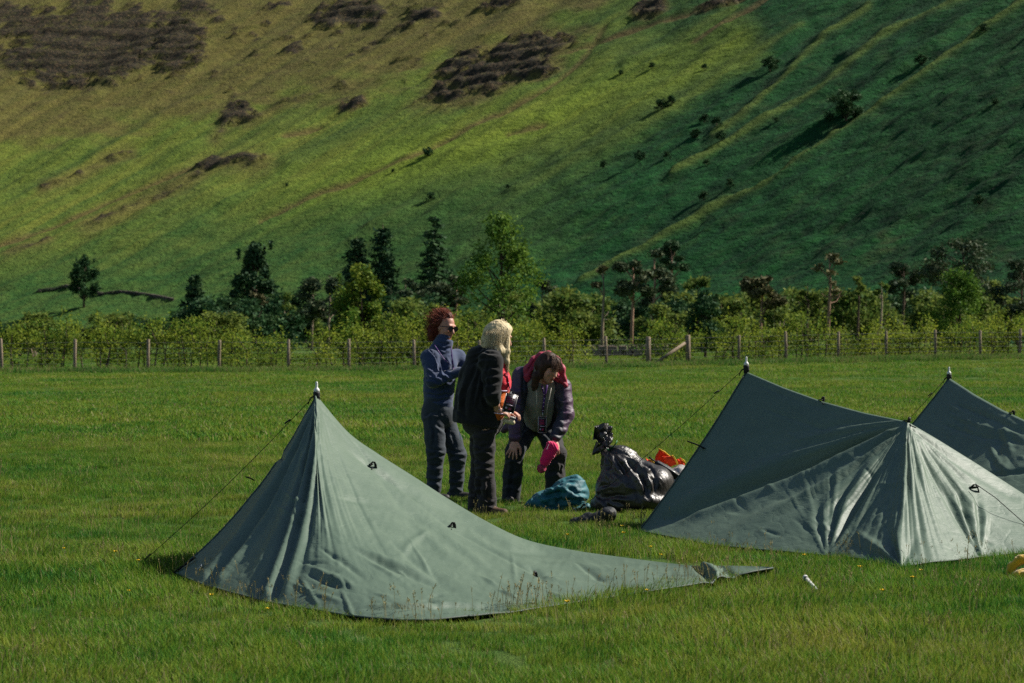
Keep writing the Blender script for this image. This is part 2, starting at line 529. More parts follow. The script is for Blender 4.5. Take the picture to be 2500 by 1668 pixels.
fk = t.math('MULTIPLY_ADD', t.attr('rock'), 1.25, t.math('MULTIPLY', t.math('SUBTRACT', t.math('MULTIPLY_ADD', tuft.outputs[0], 0.5, t.math('MULTIPLY', nB.outputs[0], 0.5)), 0.56), 4.0), clamp=True)
fk = t.math('MULTIPLY', t.math('MULTIPLY', fk, t.math('GREATER_THAN', t.attr('rock'), 0.02)), 0.95)
c = t.mix(fk, c, rk_shaded)
nm = t.bump(nC.outputs[0], 0.8, 0.35)
nm = t.bump(tuft.outputs[0], 0.9, 0.9, nm)
nm = t.bump(nB.outputs[0], 0.3, 0.7, nm)
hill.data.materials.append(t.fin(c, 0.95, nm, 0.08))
# ------------------------------------------------------------------ grass of the field (nobody could count it)
def poly_in(px, py, poly):
    inside = np.zeros(px.shape, bool)
    n = len(poly)
    for i in range(n):
        x0, y0 = poly[i]; x1, y1 = poly[(i + 1) % n]
        c = ((y0 > py) != (y1 > py)) & (px < (x1 - x0) * (py - y0) / (y1 - y0 + 1e-12) + x0)
        inside ^= c
    return inside

def shrink(poly, d):
    q = np.array(poly); c = q.mean(0)
    v = q - c
    L = np.linalg.norm(v, axis=1, keepdims=True)
    return (c + v * np.clip((L - d) / L, 0, 1)).tolist()

def g2(x, y):
    q = gnd(x, y); return (q[0], q[1])
FOOT1 = [g2(430, 1400), g2(640, 1465), g2(800, 1495), g2(1030, 1512), g2(1280, 1490), g2(1700, 1425), g2(1890, 1388), g2(1700, 1385), g2(1500, 1360), g2(1400, 1345), (-0.2, 16.6), (-1.6, 16.6)]
FOOT2 = [g2(1560, 1295), g2(2020, 1355), g2(2200, 1382), g2(2390, 1360), (4.15, 16.9), (4.2, 19.2), (2.6, 20.0)]
FOOT3 = [(3.0, 21.9), (4.2, 20.6), (6.2, 21.5), (6.3, 23.5), (4.6, 24.0)]

def blades(n, size, h0, h1, w0, w1, rng, lean=0.45, wind=(0.25, 0.05), seg=2):
    """a patch of n bent blades in a size x size square"""
    bx, by = rng.uniform(-size / 2, size / 2, (2, n))
    h = rng.uniform(h0, h1, n) * (0.6 + 0.4 * rng.random(n))
    w = rng.uniform(w0, w1, n)
    a = rng.uniform(0, 2 * math.pi, n)
    ln = rng.uniform(0.1, 1, n) * lean * h
    dx, dy = np.cos(a) * ln + wind[0] * h, np.sin(a) * ln + wind[1] * h
    fa = rng.uniform(0, math.pi, n)
    sx, sy = np.cos(fa) * w / 2, np.sin(fa) * w / 2
    z = np.zeros(n)
    v = np.stack((np.stack((bx - sx, by - sy, z - 0.02), -1), np.stack((bx + sx, by + sy, z - 0.02), -1),
                  np.stack((bx + dx * .35 - sx * .8, by + dy * .35 - sy * .8, h * .6), -1), np.stack((bx + dx * .35 + sx * .8, by + dy * .35 + sy * .8, h * .6), -1),
                  np.stack((bx + dx, by + dy, h), -1)), 1)
    base = np.arange(n)[:, None] * 5
    tri = np.concatenate([base + np.array(k) for k in ((0, 1, 3), (0, 3, 2), (2, 3, 4))], 0)
    return v.reshape(-1, 3), tri

def grass_mat(name, stops, dry, dryf):
    t = NT(name)
    g = t.n('ShaderNodeNewGeometry')
    oi = t.n('ShaderNodeObjectInfo')
    n1 = t.noise(g.outputs['Position'], 0.5, 4.0)
    n2 = t.noise(g.outputs['Position'], 2.2, 3.0)
    n3 = t.noise(g.outputs['Position'], 0.13, 2.0)
    f = t.math('ADD', t.math('ADD', 0.08, t.math('MULTIPLY', n1.outputs[0], 0.55)), t.math('MULTIPLY', n2.outputs[0], 0.42))
    f = t.math('ADD', f, t.math('MULTIPLY', t.math('SUBTRACT', g.outputs['Random Per Island'], 0.5), 0.34))
    f = t.math('ADD', f, t.math('MULTIPLY', t.math('SUBTRACT', n3.outputs[0], 0.5), 0.5))
    f = t.math('ADD', f, t.math('MULTIPLY', t.math('SUBTRACT', oi.outputs['Random'], 0.5), 0.08))
    c = t.ramp(f, stops)
    m = t.math('GREATER_THAN', g.outputs['Random Per Island'], t.math('SUBTRACT', 1.0 + dryf * 0.6, t.math('MULTIPLY', n1.outputs[0], dryf * 3.2)))
    c = t.mix(m, c, dry)
    t.fin(c, 0.6, None, 0.08)
    tr = t.n('ShaderNodeBsdfTranslucent')
    t.l(c, tr.inputs['Color'])
    ms = t.n('ShaderNodeMixShader'); ms.inputs[0].default_value = 0.35
    t.l(t.bsdf.outputs[0], ms.inputs[1]); t.l(tr.outputs[0], ms.inputs[2])
    t.l(ms.outputs[0], t.out.inputs['Surface'])
    return t.mat
GST = [(0.26, (0.012, 0.085, 0.018)), (0.46, (0.062, 0.165, 0.016)), (0.62, (0.145, 0.210, 0.022)), (0.82, (0.240, 0.240, 0.042))]
M_GRASS = grass_mat('meadow_grass', GST, (0.23, 0.20, 0.10, 1), 0.10)
M_STALK = leafy('seeding_stalks', (0.13, 0.125, 0.045), (0.27, 0.22, 0.10), 3.0, 0.2)

def scatter_object(name, label, cat, points, patches, mat):
    """one object; geometry nodes place the patch meshes on its points"""
    n = len(points['x'])
    me = bpy.data.meshes.new(name)
    me.vertices.add(n)
    me.vertices.foreach_set('co', np.stack((points['x'], points['y'], points['z']), -1).astype(np.float32).ravel())
    for k, typ in (('rz', 'FLOAT'), ('sc', 'FLOAT'), ('pick', 'INT')):
        a = me.attributes.new(k, typ, 'POINT')
        a.data.foreach_set('value', points[k])
    me.materials.append(mat)
    o = link(name, me)
    ng = bpy.data.node_groups.new(name + '_nodes', 'GeometryNodeTree')
    ng.interface.new_socket('Geometry', in_out='INPUT', socket_type='NodeSocketGeometry')
    ng.interface.new_socket('Geometry', in_out='OUTPUT', socket_type='NodeSocketGeometry')
    N, L = ng.nodes, ng.links
    gi, go = N.new('NodeGroupInput'), N.new('NodeGroupOutput')
    mp = N.new('GeometryNodeMeshToPoints')
    L.new(gi.outputs[0], mp.inputs['Mesh'])
    gj = N.new('GeometryNodeGeometryToInstance')
    for pm in reversed(patches):
        src = bpy.data.objects.new(pm.name, pm)          # mesh carrier, never linked to the scene
        oi = N.new('GeometryNodeObjectInfo')
        oi.inputs['Object'].default_value = src
        oi.inputs['As Instance'].default_value = False
        L.new(oi.outputs['Geometry'], gj.inputs[0])
    def named(k, typ):
        a = N.new('GeometryNodeInputNamedAttribute'); a.data_type = typ
        a.inputs['Name'].default_value = k
        return a.outputs['Attribute']
    ip = N.new('GeometryNodeInstanceOnPoints')
    ip.inputs['Pick Instance'].default_value = True
    L.new(mp.outputs[0], ip.inputs['Points'])
    L.new(gj.outputs[0], ip.inputs['Instance'])
    L.new(named('pick', 'INT'), ip.inputs['Instance Index'])
    cx = N.new('ShaderNodeCombineXYZ'); L.new(named('rz', 'FLOAT'), cx.inputs[2])
    L.new(cx.outputs[0], ip.inputs['Rotation'])
    L.new(named('sc', 'FLOAT'), ip.inputs['Scale'])
    L.new(ip.outputs[0], go.inputs[0])
    md = o.modifiers.new('scatter', 'NODES'); md.node_group = ng
    return tag(o, label, cat, kind='stuff')

rng = np.random.default_rng(4)
def points_in(y0, y1, step_of, margin):
    xs, ys, st = [], [], []
    y = y0
    while y < y1:
        s = step_of(y)
        w = 0.2118 * y + margin
        k = int(2 * w / s) + 1
        xs.append(np.linspace(-w, w, k) + rng.uniform(-.5, .5, k) * s)
        ys.append(y + rng.uniform(-.5, .5, k) * s)
        st.append(np.full(k, s))
        y += s
    return np.concatenate(xs), np.concatenate(ys), np.concatenate(st)

def pts_dict(x, y, sc, npick, rz=None):
    n = len(x)
    return dict(x=x, y=y, z=field_z(x, y), rz=(rng.uniform(-0.5, 0.5, n) + (math.pi * rng.integers(0, 2, n)) if rz is None else rz).astype(np.float32),
                sc=sc.astype(np.float32), pick=rng.integers(0, npick, n).astype(np.int32))

near_p = []
for i in range(5):
    v, f = blades(400, 0.36, 0.035, 0.090, 0.003, 0.0055, rng, lean=0.7)
    near_p.append(mesh_data('near_sward', v, f, M_GRASS))
x, y, s = points_in(7.5, 34, lambda Y: 0.21 + 0.004 * (Y - 8), 4.5)
keep = np.ones(len(x), bool)
for ft, d in ((FOOT1, 0.0), (FOOT2, 0.2), (FOOT3, 0.25)):
    keep &= ~poly_in(x, y, shrink(ft, d))
x, y, s = x[keep], y[keep], s[keep]
hgt = np.maximum(0.62, 0.85 + 0.32 * vnoise(x * 0.8, y * 0.8, seed=71) + 0.2 * vnoise(x * 3, y * 3, seed=72))
for tx, ty_, tr_ in ((-0.62, 21.1, .9), (-0.25, 19.4, .9), (0.15, 20.7, .9), (0.5, 20.0, .7), (0.9, 19.6, .8), (-1.9, 14.4, .5)):   # trodden flat where people stand and gear lies
    hgt = hgt * (1 - 0.24 * np.exp(-((x - tx) ** 2 + (y - ty_) ** 2) / tr_ ** 2))
scatter_object('meadow_grass', 'short green meadow grass around the tents', 'grass', pts_dict(x, y, hgt * (1 + 0.008 * (y - 10)), 5), near_p, M_GRASS)

far_p = []
for i in range(4):
    v, f = blades(420, 1.5, 0.05, 0.12, 0.010, 0.020, rng, lean=0.8)
    far_p.append(mesh_data('far_sward', v, f, M_GRASS))
x, y, s = points_in(33, 150, lambda Y: 0.62 + 0.012 * (Y - 33), 9)
scatter_object('distant_meadow_grass', 'yellowish green meadow grass between the tents and the fence', 'grass', pts_dict(x, y, 0.9 + 0.3 * vnoise(x * .3, y * .3, seed=75), 4), far_p, M_GRASS)

# rough longer grass under the fence
verge_p = []
M_VERGE = grass_mat('verge_grass', [(0.28, (0.024, 0.085, 0.018)), (0.5, (0.062, 0.150, 0.020)), (0.75, (0.13, 0.18, 0.03))], (0.20, 0.15, 0.08, 1), 0.12)
for i in range(3):
    v, f = blades(170, 1.0, 0.14, 0.38, 0.012, 0.03, rng, lean=0.6)
    verge_p.append(mesh_data('verge_sward', v, f, M_VERGE))

def fence_y(X):
    """depth of the fence line at X (it runs away to the right)"""
    return 84.5 + 0.38 * np.clip(X + 18, -40, 200) * smooth(-24, 8, X)
n = 2600
x = rng.uniform(-40, 46, n)
y = fence_y(x) + rng.normal(0, 1.0, n) - 0.9
scatter_object('verge_grass', 'longer rough green grass along the foot of the wire fence', 'grass', pts_dict(x, y, rng.uniform(0.4, 0.85, n), 3), verge_p, M_VERGE)

# flowering stalks: thickest along the tent hems
def stalk_patch(n, size, h0, h1):
    mb_v, mb_f = [], []
    for k in range(n):
        b = np.array((*rng.uniform(-size / 2, size / 2, 2), -0.01))
        h = rng.uniform(h0, h1); a = rng.uniform(0, 6.28); L = rng.uniform(0.05, 0.4) * h
        d = np.array((math.cos(a) * L + 0.12 * h, math.sin(a) * L, 0))
        q = [b, b + d * .3 + (0, 0, h * .55), b + d * .75 + (0, 0, h * .86), b + d + (0, 0, h)]
        fa = rng.uniform(0, 3.14); s = np.array((math.cos(fa), math.sin(fa), 0))
        w = [0.0016, 0.0014, 0.0012, 0.0008]
        o0 = len(mb_v)
        for p_, w_ in zip(q, w):
            mb_v += [p_ - s * w_, p_ + s * w_]
        for i in range(3):
            mb_f.append((o0 + 2 * i, o0 + 2 * i + 1, o0 + 2 * i + 3, o0 + 2 * i + 2))
        for j in range(7):                                    # seed head
            c = q[2] + (q[3] - q[2]) * (j / 6.0)
            e = np.array((rng.normal(0, 1), rng.normal(0, 1), rng.uniform(.6, 1.6))); e = e / np.linalg.norm(e) * rng.uniform(0.006, 0.014)
            u = np.cross(e, (rng.normal(), rng.normal(), rng.normal())); u = u / (np.linalg.norm(u) + 1e-9) * 0.0022
            o1 = len(mb_v)
            mb_v += [c - u, c + u, c + e + u * .5, c + e - u * .5]
            mb_f.append((o1, o1 + 1, o1 + 2, o1 + 3))
    return np.array(mb_v), np.array(mb_f)
st_p = []
for i in range(4):
    v, f = stalk_patch(6, 0.30, 0.10, 0.20)
    st_p.append(mesh_data('stalk_tuft', v, f, M_STALK))
def along(pts, per_m, jit, off=(0, 0)):
    xs, ys = [], []
    for (a, b), (c, d) in zip(pts[:-1], pts[1:]):
        n = int(math.hypot(c - a, d - b) * per_m)
        t_ = rng.random(n)
        xs.append(a + t_ * (c - a) + rng.normal(0, jit, n) + off[0]); ys.append(b + t_ * (d - b) + rng.normal(0, jit, n) + off[1])
    return np.concatenate(xs), np.concatenate(ys)
hx, hy = [], []
for pts, den in ((FOOT1[0:7], 9), (FOOT2[0:5], 10), (FOOT3[0:3], 6)):
    a, b = along(pts, den, 0.07, (0, -0.08)); hx.append(a); hy.append(b)
a, b = along([(0.7, 17.9), (1.6, 18.6)], 9, 0.2); hx.append(a); hy.append(b)
n = 420
b = 9 + 22 * rng.random(n) ** 0.8; a = rng.uniform(-1, 1, n) * (0.2118 * b + 0.5); hx.append(a); hy.append(b)
x, y = np.concatenate(hx), np.concatenate(hy)
keep = np.ones(len(x), bool)
for ft in (FOOT1, FOOT2, FOOT3): keep &= ~poly_in(x, y, shrink(ft, 0.10))
x, y = x[keep], y[keep]
scatter_object('grass_stalks', 'thin dry seeding grass stalks along the tent hems', 'grass', pts_dict(x, y, rng.uniform(0.55, 1.15, len(x)), 4, rng.uniform(0, 6.28, len(x))), st_p, M_STALK)
# ------------------------------------------------------------------ fence, hedges, trees
M_POST = simple('weathered_post', (0.20, 0.155, 0.11), 0.85, 0.35, 6.0, 0.6, 0.02, 0.15, stretch=(4, 4, 0.6))
M_WIRE = simple('galvanised_wire', (0.10, 0.10, 0.10), 0.5, 0.2, 10, 0, 0)
M_BARK = simple('brown_bark', (0.075, 0.055, 0.040), 0.95, 0.4, 3.0, 0.8, 0.06, 0.1, stretch=(3, 3, 0.6))
M_PINEBARK = simple('pink_pine_bark', (0.24, 0.15, 0.105), 0.95, 0.4, 2.0, 0.8, 0.06, 0.1, stretch=(3, 3, 0.6))
M_PALEBARK = simple('pale_bark', (0.21, 0.165, 0.12), 0.95, 0.4, 2.0, 0.8, 0.06, 0.1, stretch=(3, 3, 0.6))
M_DEAD = simple('dead_twigs', (0.16, 0.10, 0.075), 0.95, 0.3, 3.0, 0.5, 0.03, 0.1)
L_HAW = leafy('hawthorn_leaves', (0.040, 0.110, 0.016), (0.280, 0.310, 0.034), 0.7, 0.4)
L_BROAD = leafy('broad_leaves', (0.020, 0.080, 0.014), (0.125, 0.200, 0.026), 0.6, 0.3)
L_YOUNG = leafy('young_leaves', (0.040, 0.105, 0.014), (0.210, 0.235, 0.028), 0.6, 0.3)
L_WILLOW = leafy('willow_leaves', (0.040, 0.092, 0.020), (0.165, 0.195, 0.038), 0.35, 0.35)
L_SPRUCE = leafy('spruce_needles', (0.010, 0.040, 0.020), (0.050, 0.092, 0.036), 0.5, 0.1)
L_PINE = leafy('pine_needles', (0.016, 0.042, 0.024), (0.075, 0.090, 0.040), 0.4, 0.1)
L_BROWN = leafy('browning_needles', (0.036, 0.046, 0.020), (0.135, 0.120, 0.052), 0.5, 0.1)
L_BUSH = leafy('dark_thorn_leaves', (0.010, 0.044, 0.018), (0.044, 0.088, 0.030), 0.3, 0.15)

def leaves(centers, size, rng, up=0.35, aspect=0.6):
    """one small quad per centre, turned at random"""
    n = len(centers)
    a = rng.normal(size=(n, 3)); a[:, 2] *= 0.7; a /= np.linalg.norm(a, axis=1, keepdims=True)
    b = rng.normal(size=(n, 3)); b -= a * (a * b).sum(1, keepdims=True); b /= np.linalg.norm(b, axis=1, keepdims=True)
    s = (size * rng.uniform(0.6, 1.35, n))[:, None]
    a, b = a * s, b * s * aspect
    v = np.stack((centers - a, centers + b * .9 - a * .1, centers + a, centers - b * .9 + a * .1), 1).reshape(-1, 3)
    return v, np.arange(n * 4).reshape(n, 4)

def clump_points(blobs, per, rng):
    """points through the shells of ellipsoid clumps"""
    out = []
    for c, r in blobs:
        c = np.asarray(c, float); r = np.asarray(r, float) * np.ones(3)
        n = max(6, int(per * (r[0] * r[1] + r[1] * r[2] + r[0] * r[2]) / 3))
        d = rng.normal(size=(n, 3)); d /= np.linalg.norm(d, axis=1, keepdims=True)
        rad = (1 - 0.55 * rng.random(n) ** 1.6)[:, None] * (1 + 0.25 * rng.normal(size=(n, 1)))
        out.append(c + d * rad * r)
    return np.concatenate(out)

def tree_mesh_broad(h, w, seed, leaf, base=0.25, nblob=34, leafn=230, trunk_r=None, lean=0.0):
    """trunk with limbs; crown of separate clumps with gaps between them"""
    rng = np.random.default_rng(seed)
    tr = MB()
    R = trunk_r or h * 0.022
    top = np.array((lean * h, 0, h * 0.86))
    tr.tube([(0, 0, -0.3), (0, 0, h * .15), top * .5 + (0.02 * h, 0, 0.07 * h), top], [R * 1.3, R, R * .6, R * .12], 7)
    blobs = []
    for k in range(nblob):
        t_ = rng.uniform(base, 1.0)
        prof = math.sin(math.pi * min(1, (t_ - base) / (1 - base) * 0.82 + 0.16)) ** 0.7
        a = rng.uniform(0, 6.283)
        rad = w * 0.5 * prof * rng.uniform(0.35, 1.0)
        c = np.array((math.cos(a) * rad + lean * h * t_, math.sin(a) * rad, h * t_ * rng.uniform(.95, 1.03)))
        blobs.append((c, w * rng.uniform(0.085, 0.17) * np.array((1, 1, rng.uniform(.7, 1.2)))))
        if k % 2 == 0:
            s = np.array((lean * h * t_ * .8, 0, max(h * .12, h * (t_ - 0.22))))
            tr.tube([s, (s + c) / 2 + (0, 0, -0.02 * h), c], [R * .42, R * .25, R * .06], 5, cap=False)
    for k in range(8):                                        # spiky leading shoots
        a = rng.uniform(0, 6.283); rr_ = w * rng.uniform(0.0, 0.4)
        c = np.array((math.cos(a) * rr_ + lean * h, math.sin(a) * rr_, h * rng.uniform(0.9, 1.06)))
        blobs.append((c, np.array((w * .035, w * .035, h * .06))))
    P = clump_points(blobs, leafn * 2.0 / (w * 0.12) ** 2 / 1.0 * 0.55, rng)
    v, f = leaves(P, leaf * .68, rng)
    return tr, (v, f)

def tree_mesh_spruce(h, w, seed, leaf):
    rng = np.random.default_rng(seed)
    tr = MB(); R = h * .016
    tr.tube([(0, 0, -0.3), (0, 0, h * .5), (0, 0, h)], [R, R * .6, R * .1], 6)
    P = []
    z = h * 0.12
    while z < h * 0.985:
        f_ = 1 - z / h
        L = w * .5 * (f_ ** 0.8) * rng.uniform(.75, 1.1) + 0.04 * w
        nb = int(5 + 7 * f_)
        for k in range(nb):
            a = rng.uniform(0, 6.283); l_ = L * rng.uniform(0.6, 1.15)
            n = int(16 + 60 * l_ / (w * .5))
            s = rng.random(n) ** 0.7
            droop = -0.22 * l_ * s ** 1.5 + 0.05 * l_ * (s > .85)
            q = np.stack((np.cos(a) * l_ * s, np.sin(a) * l_ * s, z + droop), -1)
            q += rng.normal(0, 0.05 * w * (0.3 + 0.5 * s)[:, None], (n, 3)) * (1, 1, .55)
            P.append(q)
        z += h * 0.038 * rng.uniform(.8, 1.3)
    v, f = leaves(np.concatenate(P), leaf * .7, rng, aspect=.45)
    return tr, (v, f)

def tree_mesh_pine(h, w, seed, leaf, crown=0.42, nblob=15, bend=0.03, forks=0, dens=190):
    rng = np.random.default_rng(seed)
    tr = MB(); R = h * .017
    p0 = [np.array((0, 0, -0.3)), np.array((bend * h * .4, 0, h * .35)), np.array((bend * h, 0, h * .7)), np.array((bend * h * .6, 0, h * .96))]
    tr.tube(p0, [R * 1.25, R, R * .7, R * .2], 7)
    blobs = []
    for k in range(nblob):
        t_ = rng.uniform(1 - crown, 1.0)
        prof = math.sin(math.pi * min(.95, (t_ - 1 + crown) / crown * .8 + .2)) ** .6
        a = rng.uniform(0, 6.283); rad = w * .5 * prof * rng.uniform(.3, 1)
        c = np.array((math.cos(a) * rad + bend * h * .7, math.sin(a) * rad, h * t_))
        blobs.append((c, np.array((w * .15, w * .15, w * .09)) * rng.uniform(.7, 1.3)))
        s = np.array((bend * h * .8, 0, h * max(.45, t_ - .12)))
        tr.tube([s, (s + c) / 2 + (0, 0, .01 * h), c], [R * .4, R * .3, R * .1], 5, cap=False)
    for k in range(forks):                                    # bare limbs
        a = rng.uniform(0, 6.283); z0 = h * rng.uniform(.4, .62)
        s = np.array((bend * h, 0, z0)); L = w * rng.uniform(.25, .5)
        tr.tube([s, s + (math.cos(a) * L * .6, math.sin(a) * L * .6, L * .1), s + (math.cos(a) * L, math.sin(a) * L, L * .5)], [R * .35, R * .25, R * .06], 5, cap=False)
    P = clump_points(blobs, dens * 2.2 / (w * .13) ** 2 * .5, rng)
    v, f = leaves(P, leaf * .62, rng, aspect=.4)
    return tr, (v, f)

def tree_mesh_bush(h, w, seed, leaf, dens=1.0):
    rng = np.random.default_rng(seed)
    tr = MB()
    for k in range(6):
        a = rng.uniform(0, 6.283); d = np.array((math.cos(a), math.sin(a), 0)) * w * .28
        tr.tube([(0, 0, -0.2), d * .4 + (0, 0, h * .35), d + (0, 0, h * .8)], [h * .018, h * .012, h * .003], 5, cap=False)
    blobs = []
    for k in range(22):
        t_ = rng.uniform(.2, 1); prof = math.sqrt(max(0, 1 - (t_ - .25) ** 2 / .68))
        a = rng.uniform(0, 6.283); rad = w * .5 * prof * rng.uniform(.3, .95)
        blobs.append((np.array((math.cos(a) * rad, math.sin(a) * rad, h * t_ * .93)), w * rng.uniform(.1, .19) * np.array((1, 1, .8))))
    P = clump_points(blobs, 430 * dens / (w * .14) ** 2 * .5, rng)
    P = P[P[:, 2] > -0.05]
    v, f = leaves(P, leaf * .64, rng)
    return tr, (v, f)

CACHE = {}
def plant(kind, x, y, Y, label, cat='tree', group=None, name='tree', mats=None, z=None, key=None, crown_name='crown', scale=1.0, rz=None, at=None, width=None):
    """place a tree: kind = (builder, args...)"""
    if key is None or key not in CACHE:
        tr, (v, f) = kind()
        tm = mesh_data('trunk', tr.v, tr.f, mats[0])
        cm = mesh_data(crown_name, v, f, mats[1], smooth_shade=False)
        if key is not None: CACHE[key] = (tm, cm)
    else:
        tm, cm = CACHE[key]
    if at is None:
        X = (x - CX) * Y / FPX
        zz = float(field_z(X, Y)) if z is None else z
        hz = float(hill_base(np.array(X), np.array(Y))[0])
        at = (X, Y, max(zz, hz))
    t_ = thing(name, at, label, cat, group, rz if rz is not None else 0.0)
    t_.scale = (scale if width is None else width, scale if width is None else width, scale)
    link('trunk', tm, t_); link(crown_name, cm, t_)
    return t_

def height_at(y_top, Y, base=0.0):
    return CH - (y_top - HY) * Y / FPX - base

# ---- wire fence
def fpost(px):
    """fence post position on the field at photo column px"""
    lo, hi = 60.0, 190.0
    for _ in range(50):
        m = (lo + hi) / 2
        X = (px - CX) * m / FPX
        if m < float(fence_y(X)): lo = m
        else: hi = m
    return np.array((X, m, float(field_z(X, m))))
POSTS = [-180, 5, 182, 361, 534, 704, 852, 1012, 1170, 1330, 1481, 1583, 1680, 1803, 1919, 2046, 2163, 2284, 2393, 2490, 2590, 2690]
fb_ = fpost(1250)
fence = thing('wire_fence', (fb_[0], fb_[1], 0), 'long wire stock fence on weathered wooden posts in front of the hedge', 'fence')
rng = np.random.default_rng(8)
tops = []
for px in POSTS:
    p_ = fpost(px)
    thick = 0.10 if px in (1583, 1680) else 0.058
    h = 1.15 + rng.uniform(-.05, .08)
    lean = rng.normal(0, .02, 2)
    mb = MB()
    mb.tube([p_ + (0, 0, -.2), p_ + (lean[0] * .5, lean[1] * .5, h * .5), p_ + (lean[0], lean[1], h - .02), p_ + (lean[0], lean[1], h)], [thick, thick, thick * .95, thick * .7], 9)
    mb.build('post', M_POST, fence)
    tops.append(p_)
br = MB()
a_, b_ = fpost(1592), fpost(1672)
br.tube([a_ + (0, -.12, .03), b_ + (0, -.12, .86)], 0.055, 8)
br.build('brace', M_POST, fence)
for h in (0.12, 0.3, 0.48, 0.66, 0.84, 1.04):
    mb = MB()
    mb.tube([p_ + (0, -.07, h + rng.normal(0, .01)) for p_ in tops], 0.0045, 4)
    mb.build('wire', M_WIRE, fence)
mb = MB()
for p_, q_ in zip(tops[:-1], tops[1:]):
    for k in range(int(np.linalg.norm(q_ - p_) / .3)):
        s_ = p_ + (q_ - p_) * (k * .3 / np.linalg.norm(q_ - p_)) + (0, -.07, 0)
        mb.tube([s_ + (0, 0, .12), s_ + (0, 0, .84)], 0.003, 3, cap=False)
tag(mb.build('netting', M_WIRE, fence), kind='stuff')

# ---- hedges behind the fence
def hedge(px0, px1, top_y, label, seed, gapf=0.0, depth=1.6, back=1.6, leafmat=None):
    rng = np.random.default_rng(seed)
    p0, p1 = fpost(px0), fpost(px1)
    L = np.linalg.norm((p1 - p0)[:2])
    mid = (p0 + p1) / 2 + (0, back, 0)
    root = thing('hedge', mid, label, 'hedge', 'hawthorn hedges behind the fence')
    P, st = [], MB()
    n = int(L / .28)
    for k in range(n):
        t_ = (k + rng.random()) / n
        c = p0 + (p1 - p0) * t_ + (rng.normal(0, .1), back + rng.normal(0, depth * .22), 0)
        px_ = px0 + (px1 - px0) * t_
        ht = height_at(np.interp(px_, *zip(*top_y)), c[1], 0) * (1 + .10 * rng.normal() + .12 * vnoise(np.array(px_ / 60.), np.array(seed * 1.))) - c[2] * 0
        ht = max(.8, ht - c[2])
        st.tube([c + (0, 0, -.1), c + (rng.normal(0, .15), rng.normal(0, .15), ht * .5), c + (rng.normal(0, .25), rng.normal(0, .25), ht * .92)], [.03, .02, .006], 4, cap=False)
        bl = []
        for j in range(int(6 + ht * 2.5)):
            zz = rng.uniform(.12, .95) * ht
            bl.append((c + (rng.normal(0, .3), rng.normal(0, .34), zz), np.array((.27, .27, .22)) * rng.uniform(.7, 1.3)))
        for j in range(2):
            bl.append((c + (rng.normal(0, .25), rng.normal(0, .25), ht * rng.uniform(.95, 1.08)), np.array((.06, .06, .22))))
        P.append(clump_points(bl, 680, rng))
    P = np.concatenate(P)
    v, f = leaves(P, .047, rng)
    obj('foliage', local(root, v), f, leafmat or L_HAW, root, False)
    st.build('stems', M_BARK, root)
    return root
hedge(-170, 700, [(-170, 795), (0, 790), (60, 806), (130, 775), (240, 790), (340, 800), (430, 775), (560, 790), (640, 808), (700, 850)], 'long leafy hedge at the left end of the fence', 1)
hedge(752, 1180, [(752, 815), (800, 800), (900, 790), (1000, 785), (1120, 775), (1180, 790)], 'leafy hedge behind the woman with sunglasses', 2)
hedge(1180, 1440, [(1180, 790), (1250, 780), (1330, 790), (1400, 810), (1440, 830)], 'leafy hedge behind the stooping woman in the magenta hood', 3)
hedge(1585, 1700, [(1585, 800), (1640, 780), (1700, 800)], 'short hedge tuft behind the diagonal fence brace', 4)
hedge(1745, 2105, [(1745, 800), (1850, 770), (1950, 780), (2050, 800), (2105, 830)], 'leafy hedge behind the fence above the middle tent', 5)
hedge(2110, 2300, [(2110, 800), (2190, 780), (2300, 800)], 'leafy hedge between middle tent and far right tent poles', 6)
hedge(2330, 2640, [(2330, 800), (2420, 770), (2500, 775), (2640, 770)], 'leafy hedge at the right end of the fence', 7)

# ---- stone walls
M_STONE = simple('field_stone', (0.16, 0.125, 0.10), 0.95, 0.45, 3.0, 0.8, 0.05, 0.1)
M_SHADYSTONE = simple('shaded_stone', (0.075, 0.065, 0.055), 0.95, 0.45, 2.0, 0.8, 0.05, 0.1)  # darker copy of the field stone: shade put into the colour
def stone_wall(pts, h, th, mat, label, seed, sz=0.5):
    rng = np.random.default_rng(seed)
    pts = [np.asarray(p_, float) for p_ in pts]
    root = thing('stone_wall', pts[len(pts) // 2], label, 'stone wall')
    base = MB()
    for row in range(int(h / (sz * .55))):
        for a_, b_ in zip(pts[:-1], pts[1:]):
            L = np.linalg.norm(b_ - a_); n = max(1, int(L / sz))
            ang = math.atan2(b_[1] - a_[1], b_[0] - a_[0])
            for k in range(n):
                c = a_ + (b_ - a_) * ((k + .5 + .5 * (row % 2)) / n) + (0, rng.normal(0, .05), (row + .45) * sz * .55)
                R_ = Matrix.Rotation(ang + rng.normal(0, .1), 3, 'Z') @ Matrix.Rotation(rng.normal(0, .08), 3, 'Y')
                base.box(c, (sz * rng.uniform(.8, 1.1), th * rng.uniform(.8, 1.1), sz * .55 * rng.uniform(.85, 1.15)), R_)
    o = base.build('stones', mat, root, False)
    tag(o, kind='stuff')
    md = o.modifiers.new('bevel', 'BEVEL'); md.width = sz * .08; md.segments = 1
    return root
wl = [hill_hit(x_, y_) for x_, y_ in ((88, 716), (130, 711), (160, 704), (185, 708), (215, 719), (250, 721), (290, 716), (330, 722), (375, 728), (420, 735))]
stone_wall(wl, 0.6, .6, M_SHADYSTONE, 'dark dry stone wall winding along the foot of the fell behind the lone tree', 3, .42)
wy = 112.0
stone_wall([pix(x_, 868, wy) for x_ in (1420, 1470, 1520, 1570, 1620)], 0.62, .6, M_STONE, 'low pale dry stone wall seen through the gap in the hedge', 4, .42)

